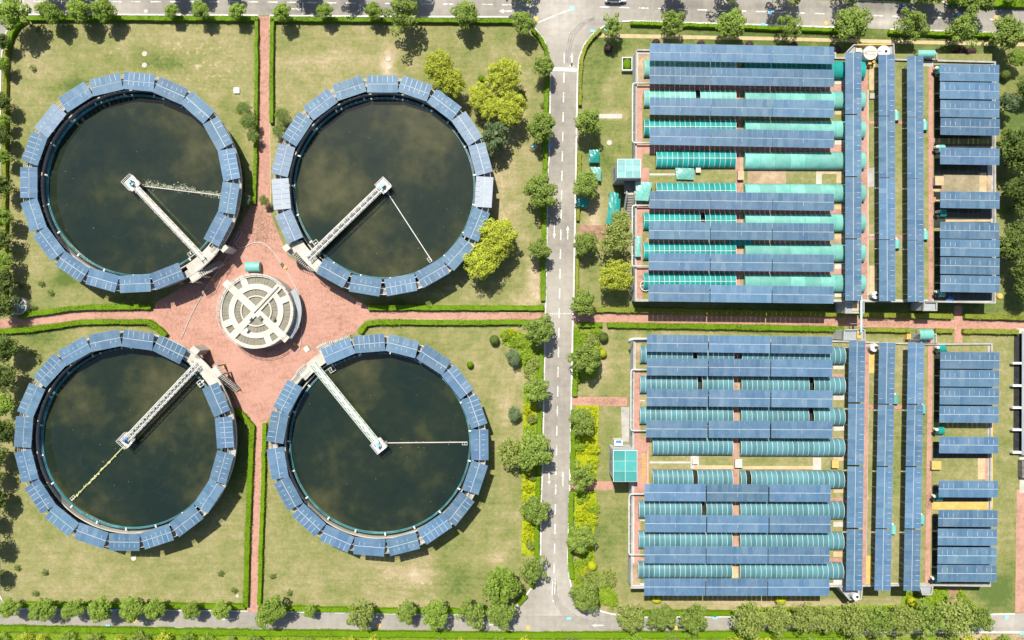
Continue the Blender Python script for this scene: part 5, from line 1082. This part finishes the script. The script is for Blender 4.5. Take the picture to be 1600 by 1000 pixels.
# saplings on the lawns
SAP = palm_mesh(99, L_DARK, 6)
for i, (x, y) in enumerate([(53,107),(66,443),(36,447),(81,457),(55,480),(54,551),(72,893),(57,926),(346,895),(29,886),(367,921),(427,899),(453,925),(848,165),(62,48),(380,270)]):
    p = W(x, y); t = thing('sapling', f'small dark sapling on the tank lawns, {ORD[i]} of the scattered ones', 'sapling', p, 0, 'saplings scattered on the lawns'); c_ = link('crown', SAP, t, (0, 0, .6)); c_.scale = (.75,) * 3; c_.rotation_euler[2] = i; k = link('trunk', TRUNKS[0], t); k.scale = (.5, .5, .6)

def ball_mesh(mat, seed, n=900, ls=.12):
    rr = random.Random(seed); b = MB()
    for i in range(10):
        for j in range(16):
            v = []
            for (u, w) in ((i, j), (i + 1, j), (i + 1, j + 1), (i, j + 1)):
                th, ph = math.pi * u / 10, 2 * math.pi * w / 16; v.append((.9 * math.sin(th) * math.cos(ph), .9 * math.sin(th) * math.sin(ph), .9 * math.cos(th)))
            b.add(v[::-1], [(0, 1, 2, 3)])
    for i in range(n):
        d = Vector((rr.gauss(0, 1), rr.gauss(0, 1), rr.gauss(0, 1))).normalized(); leaf(b, d * rr.uniform(.9, 1.02), d + Vector((rr.gauss(0, .5), rr.gauss(0, .5), rr.gauss(0, .5))), ls, .8, rr)
    return b.mesh('foliage', mat)
BALLS = {'purple': ball_mesh(L_PURP, 1), 'lime': ball_mesh(L_LIME, 2), 'green': ball_mesh(L_DARK, 3), 'bright': ball_mesh(L_HEDGE, 4)}
def ball(k, px, py, r, lab, h=None, sx=1):
    r *= S; p = W(px, py, r); t = thing('round_bush', lab, 'bush', (p.x, p.y, 0)); f = link('foliage', BALLS[k], t, (0, 0, r * .95)); f.scale = (r * sx, r, r * .95); f.rotation_euler[2] = px % 6 if sx == 1 else 0
for k, x, y, r, l, sx in [('purple',950.5,74.5,7.2,'purple clipped ball bush near the top junction',1),('purple',1025,67,6.5,'purple ball bush above the first solar row, nearest the junction',1),('purple',1095,69,6.5,'purple ball bush above the first solar row, middle one',1),('purple',1171,70,6.5,'purple ball bush above the first solar row, under a street tree',1),('purple',1240,71,6.5,'purple ball bush above the first solar row, far end',1),('purple',1306,79,7.5,'purple ball bush at the end of the first solar row',1),('purple',1499,82,9,'dark purple bush in tree shade by the eastern basins',1),('purple',1516,81,8.5,'round purple bush on open lawn by the eastern basins',1),
 ('lime',1220,938,7.5,'flat lime bush below the bottom solar row',1.2),('lime',1425,940.5,8,'round lime bush below the upright solar strips',1),('lime',941,552,7,'lime bush beside the street tree of the block side bed',1.1),('lime',925,884,8,'yellow lime bush at the lower end of the block side bed',1),('lime',1026,938,5,'small lime bush in the shadow of the bottom solar row',1.6),('green',772.5,531.5,8,'dark green ball bush on the lawn by the lower tank',1),('bright',734.5,570,5.5,'small bright green ball bush near the lower tank tables',1),('green',943,527,8,'dark green ball bush at the top of the block side bed',1),('bright',752.5,123.5,6,'bright green ball bush among the yellow trees',1),('green',814,147,7,'dark green ball bush behind the yellow cluster',1),('green',1571,117,8,'dark small bush beside the top table of the eastern basins',1),('bright',1405,462,6,'bright bush at the foot of the second upright strip',1)]:
    ball(k, x, y, r, l, sx=sx)
f = link('foliage', BALLS['bright'], PLANTER, (0, 0, .75)); f.scale = (.85, 1.15, .4)

def hedge(pts, w, label, mat=None, h=.9, group='clipped hedges'):
    rr = random.Random(len(label) + int(pts[0][0])); P = pl(pts, h * .7); w *= S; mat = mat or L_HEDGE
    b = MB(); Q = []
    for p, q in zip(P, P[1:]):
        n = max(1, int((q - p).length / 1.0))
        Q += [p.lerp(q, i / n) for i in range(n)]
    Q.append(P[-1]); Q = [Vector((q.x + rr.gauss(0, .04), q.y + rr.gauss(0, .04))) for q in Q]
    b.ribbon(Q, w * .8, 0, h * .9); ph = rr.uniform(0, 6)
    for p, q in zip(Q, Q[1:]):
        d = q - p; L = d.length; d.normalize(); nn = Vector((-d.y, d.x)); ph += .55; wl = w * (1 + rr.gauss(0, .09) + .1 * math.sin(ph)); hl = h * (1 + rr.gauss(0, .07) + .06 * math.sin(ph * .7))
        for i in range(int(L * (w * 34 + h * 30))):
            u = rr.random() * L; s = rr.uniform(-.5, .5)
            if rr.random() < w / (w + 1.4 * h): pos = p + d * u + nn * s * wl; leaf(b, Vector((pos.x, pos.y, hl * rr.uniform(.93, 1.03))), Vector((rr.gauss(0, .5), rr.gauss(0, .5), 1)), rr.uniform(.13, .26), .7, rr)
            else:
                sg = 1 if s > 0 else -1; pos = p + d * u + nn * sg * wl * rr.uniform(.45, .53); leaf(b, Vector((pos.x, pos.y, hl * rr.random())), Vector((nn.x * sg + rr.gauss(0, .4), nn.y * sg + rr.gauss(0, .4), rr.gauss(.3, .4))), rr.uniform(.13, .26), .7, rr)
    return tag(b.obj('hedge', mat), label, 'hedge', group)
for pts, w, l, m_ in [
 ([(45,28.5),(200,28.5),(403,29.5)], 8, 'long hedge on the top road above the scum arm tank', None), ([(423,30),(600,31),(808,32.5)], 8, 'long hedge on the top road above the thin arm tank', None), ([(40,28),(27,38),(17,54),(11,75)], 8, 'curved hedge at the west corner of the top road', None), ([(10,78),(8,150),(7,300),(6,470)], 7, 'long ragged hedge on the west edge of the lawn', L_HEDGED),
 ([(401,31),(400.5,150),(399,260),(397,318)], 6, 'upright hedge west of the upper brick path', None), ([(425,30),(424.5,130),(424,192)], 7, 'upright hedge east of the upper brick path', None), ([(832,45),(845,60),(853,76),(856,90)], 7, 'curved hedge on the tank side of the top junction', None), ([(855,118),(853,180),(851,300),(849.5,400),(848,470)], 8, 'upright hedge on the tank side of the central road, upper half', None),
 ([(575,480.5),(700,481),(850,481)], 9, 'level hedge above the eastern brick path of the tanks', None), ([(848,503),(700,504),(590,503.5),(572,506),(562,520)], 9, 'level hedge with curved end below the eastern brick path', None), ([(938,46),(924,60),(914,76),(908.5,95),(907,120),(906,165)], 6, 'curved hedge on the block side of the top junction', L_HEDGED), ([(905.5,240),(905,290)], 6, 'short hedge beside the central road under the second block side tree', L_HEDGED),
 ([(903.5,325),(903,345)], 5.5, 'short hedge piece beside the dark teal shelter', L_HEDGED), ([(902,400),(901,460)], 5.5, 'hedge piece beside the central road near the yellow tree', L_HEDGED), ([(985,36),(1100,40),(1200,43.5),(1352,48.5)], 6, 'thin hedge on the top road above the long solar rows', None), ([(1389,50),(1500,53),(1620,57)], 7, 'thin hedge on the top road above the eastern basins', None),
 ([(930,484),(960,484),(1100,487),(1318,491)], 9, 'shaded hedge below the upper block', L_HEDGED), ([(1344,491),(1420,493),(1498-10,494)], 9, 'hedge below the upright strips of the upper block', L_HEDGED), ([(1507,494),(1620,497)], 9, 'hedge below the upper eastern basins', L_HEDGED), ([(903,507.5),(941,507.8)], 8, 'short hedge at the top of the block side bed', None), ([(949,508),(1100,510),(1318,514.5)], 9, 'long hedge above the lower block', None), ([(1352,515),(1424,516.5)], 7, 'hedge above the upright strips of the lower block', L_HEDGED), ([(1461,517),(1490,517.5)], 7, 'short hedge beside the lower entrance canopy', L_HEDGED), ([(1505,517.5),(1591,518.5)], 8, 'hedge above the lower eastern basins', L_HEDGED),
 ([(901,512),(900,560),(898,619)], 8, 'upright bright hedge at the block side of the road below the path', None), ([(896,640),(894.5,740)], 8, 'upright hedge at the block side bed, middle', None), ([(893,768),(891,850),(891,880),(894,905)], 8, 'upright hedge at the block side bed, lower end', None), ([(846,545),(845,600)], 8, 'upright hedge on the tank side of the road, below the corner tree', None), ([(843.5,640),(841.5,740)], 8, 'upright hedge on the tank side of the road, middle', None), ([(841,745),(839,800),(838.5,872)], 8, 'upright hedge on the tank side of the road, lower', None), ([(838,905),(830,918)], 8, 'short slanting hedge at the bottom junction, upper piece', None), ([(822,930),(808,943)], 9, 'short slanting hedge at the bottom junction, lower piece', None),
 ([(29,493.5),(60,489),(110,482),(150,480),(236,479)], 9, 'wavy hedge above the western brick path', None), ([(-20,521),(0,518.5),(50,515),(90,509),(120,503.5),(170,502.5),(230,503),(246,512),(259,525)], 9, 'wavy hedge below the western brick path', None), ([(368,640),(382,652),(394,667),(393,690),(390,760),(386.5,850),(384,948)], 9, 'long hedge west of the lower brick path', None), ([(413.5,662),(411,760),(408,850),(405,945)], 7, 'long hedge east of the lower brick path', None),
 ([(30,945),(200,946),(383,948)], 8, 'level hedge along the bottom road below the lattice bridge tank', None), ([(430,951),(600,954),(790,956)], 8, 'level hedge along the bottom road below the green bridge tank', None), ([(1000,958),(1140,958),(1160,958)], 8, 'level hedge along the bottom road below the lower block', None), ([(-10,982),(200,985),(400,988.5),(800,993),(1200,991),(1330,991)], 10, 'long hedge beyond the bottom road', None), ([(1484,3),(1540,6),(1620,8)], 9, 'bright hedge beyond the top road at the east end', None), ([(1342,-6),(1424,-3)], 9, 'bright hedge piece beyond the top road before the driveway', None)]:
    hedge(pts, w, l, m_)

def bed(poly, mat, seed, dens=42, h=.6, name='ground_cover', k='stuff'):
    rr = random.Random(seed); P = [Vector((q.x, q.y)) for q in pl(poly, h * .5)]; b = MB()
    xs = [q.x for q in P]; ys = [q.y for q in P]; A = (max(xs) - min(xs)) * (max(ys) - min(ys))
    def inside(x, y):
        c_ = False; j = len(P) - 1
        for i in range(len(P)):
            if (P[i].y > y) != (P[j].y > y) and x < (P[j].x - P[i].x) * (y - P[i].y) / (P[j].y - P[i].y) + P[i].x: c_ = not c_
            j = i
        return c_
    b.prism([tuple(q) for q in P], 0, .06)
    cl = [(rr.uniform(min(xs), max(xs)), rr.uniform(min(ys), max(ys)), rr.uniform(.3, .8)) for _ in range(int(A * .6))]
    for i in range(int(A * dens)):
        x, y = rr.uniform(min(xs), max(xs)), rr.uniform(min(ys), max(ys))
        if not inside(x, y): continue
        z = .12; nx = ny = 0
        for cx, cy, cr in cl:
            d2 = (x - cx) ** 2 + (y - cy) ** 2
            if d2 < cr * cr:
                q = h * (.35 + cr * .9) * (1 - d2 / cr / cr) ** .5
                if q > z: z = q; nx, ny = (x - cx) / cr, (y - cy) / cr
        leaf(b, Vector((x, y, z * rr.uniform(.85, 1.05))), Vector((nx + rr.gauss(0, .45), ny + rr.gauss(0, .45), .9)), rr.uniform(.16, .32), .75, rr)
    return kind(b.obj(name, mat), k)
bed([(782,515),(800,514),(822,522),(826,545),(842,556),(842,600),(822,590),(814,570),(806,548),(784,536)], L_BEDG, 1)
bed([(818,600),(838,600),(838,632),(818,632)], L_BEDG, 21); bed([(817,665),(838,665),(838,725),(817,725)], L_BEDG, 22); bed([(816,790),(836,790),(836,815),(816,815)], L_BEDG, 23); bed([(818,632),(838,632),(838,665),(817,665)], L_BED, 2); bed([(817,725),(838,725),(837,790),(816,790)], L_BED, 3); bed([(816,815),(836,815),(834,868),(815,868)], L_BED, 4)
bed([(906,518),(930,515),(938,525),(940,560),(934,590),(904,600)], L_BEDG, 5); bed([(922,530),(937,530),(938,556),(928,556)], L_BED, 6, h=.75)
bed([(900,634),(936,634),(934,690),(932,752),(899,752)], L_BED, 7); bed([(898,767),(930,768),(934,790),(930,820),(926,850),(930,880),(922,885),(900,868)], L_BED, 8); bed([(896,880),(926,882),(945,905),(966,932),(966,945),(930,945),(905,935),(893,905)], L_BEDG, 9)
bed([(1408,952),(1415,922),(1440,918),(1470,922),(1482,918),(1482,955)], L_BEDG, 10, h=.9); bed([(1499,916),(1508,930),(1525,945),(1540,955),(1497,955)], L_BEDG, 11, h=.9); bed([(1160,950),(1400,946),(1540,952),(1545,962),(1160,962)], L_BEDG, 12, h=.6)
bed([(-20,990),(200,992),(430,995),(800,999),(1200,998),(1620,996),(1620,1030),(-20,1030)], L_BEDG, 13, dens=14, h=.7)
bed([(1482,-1),(1620,4),(1620,-40),(1482,-40)], L_HEDGE, 14, dens=14, h=.6)
sheet('soil_verge', [(1500,990),(1700,992),(1700,1012),(1500,1012)], M_SOIL, .07)
SHR = [crown_mesh('c', m_, 200 + i, nl=16, lr=.4, per=55, ls=.15, core=40) for i, m_ in enumerate((L_OLIVE, L_STREET, L_FRESH, L_YELL))]
x, i = 0, 0
while x < 1600:
    y0 = 1001 + .012 * x if x < 800 else 1008 - .004 * (x - 800); r = rnd.uniform(10, 16)
    p = W(x, y0 + rnd.uniform(-3, 4), 1.2); t = thing('shrub', f'leafy shrub along the lower edge beyond the bottom road, {ORD[i]} from the west', 'shrub', (p.x, p.y, 0), 0, 'shrubs beyond the bottom road')
    f = link('foliage', SHR[[0, 0, 2, 1, 3][rnd.randrange(5)]], t, (0, 0, 1.1)); f.scale = (r * S, r * S, r * S * .8); f.rotation_euler[2] = rnd.uniform(0, 6); x += rnd.uniform(26, 42); i += 1

def litter(cx, cy, rx, ry, n, mat, seed):
    rr = random.Random(seed); b = MB()
    for i in range(n):
        p_ = W(cx + rr.gauss(0, rx), cy + rr.gauss(0, ry)); leaf(b, Vector((p_.x, p_.y, .03 + rr.random() * .02)), Vector((rr.gauss(0, .2), rr.gauss(0, .2), 1)), rr.uniform(.08, .2), .7, rr)
    kind(b.obj('leaf_litter', mat), 'stuff')
M_LITTER = leafmat('fallen leaves', (.12, .085, .045), (.26, .19, .11), .1)
litter(408, 352, 14, 20, 1500, M_LITTER, 1); litter(330, 500, 50, 25, 500, M_LITTER, 2); litter(1330, 504, 90, 3.5, 1200, M_LITTER, 3); litter(505, 470, 35, 20, 450, M_LITTER, 4); litter(945, 627, 18, 3.5, 400, M_LITTER, 5); litter(940, 365, 18, 7, 400, M_LITTER, 6)
# ------------------------------------------------------------------ car, scooter and rider
p = W(962, -4.5, .8); t = thing('parked_car', 'white car half out of frame on the top road', 'car', (p.x, p.y, .01)); L, Wc = 4.2, 1.72
def loft(secs):
    b = MB(); n = len(secs[0]); [b.v.append(tuple(v)) for s_ in secs for v in s_]
    for i in range(len(secs) - 1):
        for j in range(n): b.f.append((i * n + j, i * n + (j + 1) % n, (i + 1) * n + (j + 1) % n, (i + 1) * n + j)); b.m.append(0)
    b.f += [tuple(range(n))[::-1], tuple((len(secs) - 1) * n + j for j in range(n))]; b.m += [0, 0]; return b
def sec(x, w, z0, z1): return [(x, -w / 2, z0), (x, w / 2, z0), (x, w / 2, z1 - .1), (x, w / 2 - .12, z1), (x, -w / 2 + .12, z1), (x, -w / 2, z1 - .1)]
loft([sec(-2.1, 1.4, .35, .75), sec(-1.9, 1.66, .25, .95), sec(-1.2, 1.72, .22, .98), sec(.8, 1.72, .22, .95), sec(1.6, 1.68, .24, .85), sec(2.0, 1.5, .3, .72), sec(2.1, 1.2, .38, .62)]).obj('body', M_CAR, t)
loft([[(x, s_ * w / 2, z) for s_, w, z in ((-1, w0, z0), (1, w0, z0), (1, w1, z1), (-1, w1, z1))] for x, w0, z0, w1, z1 in ((-1.75, 1.5, .94, 1.4, 1.0), (-1.2, 1.56, .94, 1.25, 1.4), (.2, 1.56, .94, 1.25, 1.43), (1.05, 1.5, .92, 1.35, .96))]).obj('cabin', M_GLASS, t)
b = MB(); b.prism([(-1.2, -.58), (.15, -.58), (.15, .58), (-1.2, .58)], 1.42, 1.46); b.obj('roof', M_CAR, t)
wh = MB(); wh.cyl((0, 0), .31, -.1, .1, 18); wh.v = [(v[0], v[2], v[1]) for v in wh.v]; wm = wh.mesh('wheel', M_BARREL)
for x in (-1.3, 1.3):
    for y in (-.78, .78): link('wheel', wm, t, (x, y, .31))
for y in (-.6, .6): b = MB(); b.box(-.06, .06, -.16, .16, -.07, .07); b.obj('headlight', M_RIB, t, loc=(2.0, y, .62))
for y in (-.92, .92): b = MB(); b.box(-.08, .08, -.1, .1, -.07, .07); b.obj('mirror', M_CAR, t, loc=(.75, y, .98))
p = W(1403.5, 13.5); rz = math.radians(65)
t = thing('scooter', 'dark motor scooter on the top road near the driveway', 'scooter', (p.x, p.y, .02), rz)
sw = MB(); sw.cyl((0, 0), .24, -.05, .05, 16); sw.v = [(v[0], v[2], v[1]) for v in sw.v]; swm = sw.mesh('wheel', M_BARREL)
for x in (-.6, .6): link('wheel', swm, t, (x, 0, .24))
b = MB(); b.box(-.75, -.05, -.14, .14, .35, .68); b.box(-.05, .4, -.15, .15, .25, .32); b.obj('body', M_CLOTHD, t)
b = MB(); b.box(-.7, -.08, -.13, .13, .68, .78); b.obj('seat', M_BARREL, t)
b = MB(); b.box(.38, .5, -.18, .18, .3, .95); b.obj('front_shield', M_CLOTHD, t)
b = MB(); b.tube([(.42, -.34, 1.02), (.46, 0, 1.0), (.42, .34, 1.02)], .025, 6); b.tube([(.46, 0, .95), (.6, 0, .24)], .03, 6); b.obj('handlebar', M_RAIL, t)
def person():
    t = tag(link('person', None, None, (p.x, p.y, .02), rz), 'scooter rider in a bright blue jacket on the top road', 'person')
    V = [(-.3, 0, .85), (-.26, 0, 1.1), (-.2, 0, 1.33), (-.17, 0, 1.45), (-.15, 0, 1.5)]; r = [.15, .15, .16, .06, .055]; E = [(0, 1), (1, 2), (2, 3), (3, 4)]
    for s_ in (-1, 1):
        k = len(V); V += [(-.2, s_ * .2, 1.36), (.05, s_ * .27, 1.15), (.36, s_ * .3, 1.05), (.43, s_ * .3, 1.04)]; r += [.075, .055, .04, .04]; E += [(2, k), (k, k + 1), (k + 1, k + 2), (k + 2, k + 3)]
        k = len(V); V += [(-.27, s_ * .1, .83), (.12, s_ * .14, .78), (.15, s_ * .14, .36), (.27, s_ * .14, .33)]; r += [.1, .075, .05, .04]; E += [(0, k), (k, k + 1), (k + 1, k + 2), (k + 2, k + 3)]
    me = bpy.data.meshes.new('body'); me.from_pydata(V, E, []); me.materials.append(M_CLOTH)
    o = link('body', me, t); sk = o.modifiers.new('skin', 'SKIN'); o.modifiers.new('sub', 'SUBSURF').render_levels = 1
    for i, v in enumerate(me.skin_vertices[0].data): v.radius = (r[i], r[i])
    me.skin_vertices[0].data[0].use_root = True
    b = MB()
    for i in range(8):
        for j in range(12):
            q = []
            for (u, w) in ((i, j), (i + 1, j), (i + 1, j + 1), (i, j + 1)): th, ph = math.pi * u / 8, 2 * math.pi * w / 12; q.append((-.12 + .115 * math.sin(th) * math.cos(ph), .1 * math.sin(th) * math.sin(ph), 1.63 + .13 * math.cos(th)))
            b.add(q[::-1], [(0, 1, 2, 3)], 1 if i < 4 else 0)
    b.add([(-.01, -.02, 1.62), (.02, 0, 1.6), (-.01, .02, 1.62), (-.01, 0, 1.66)], [(0, 1, 3), (1, 2, 3)], 0)
    b.obj('head', [M_SKIN, M_BLUE], t, True)
person()
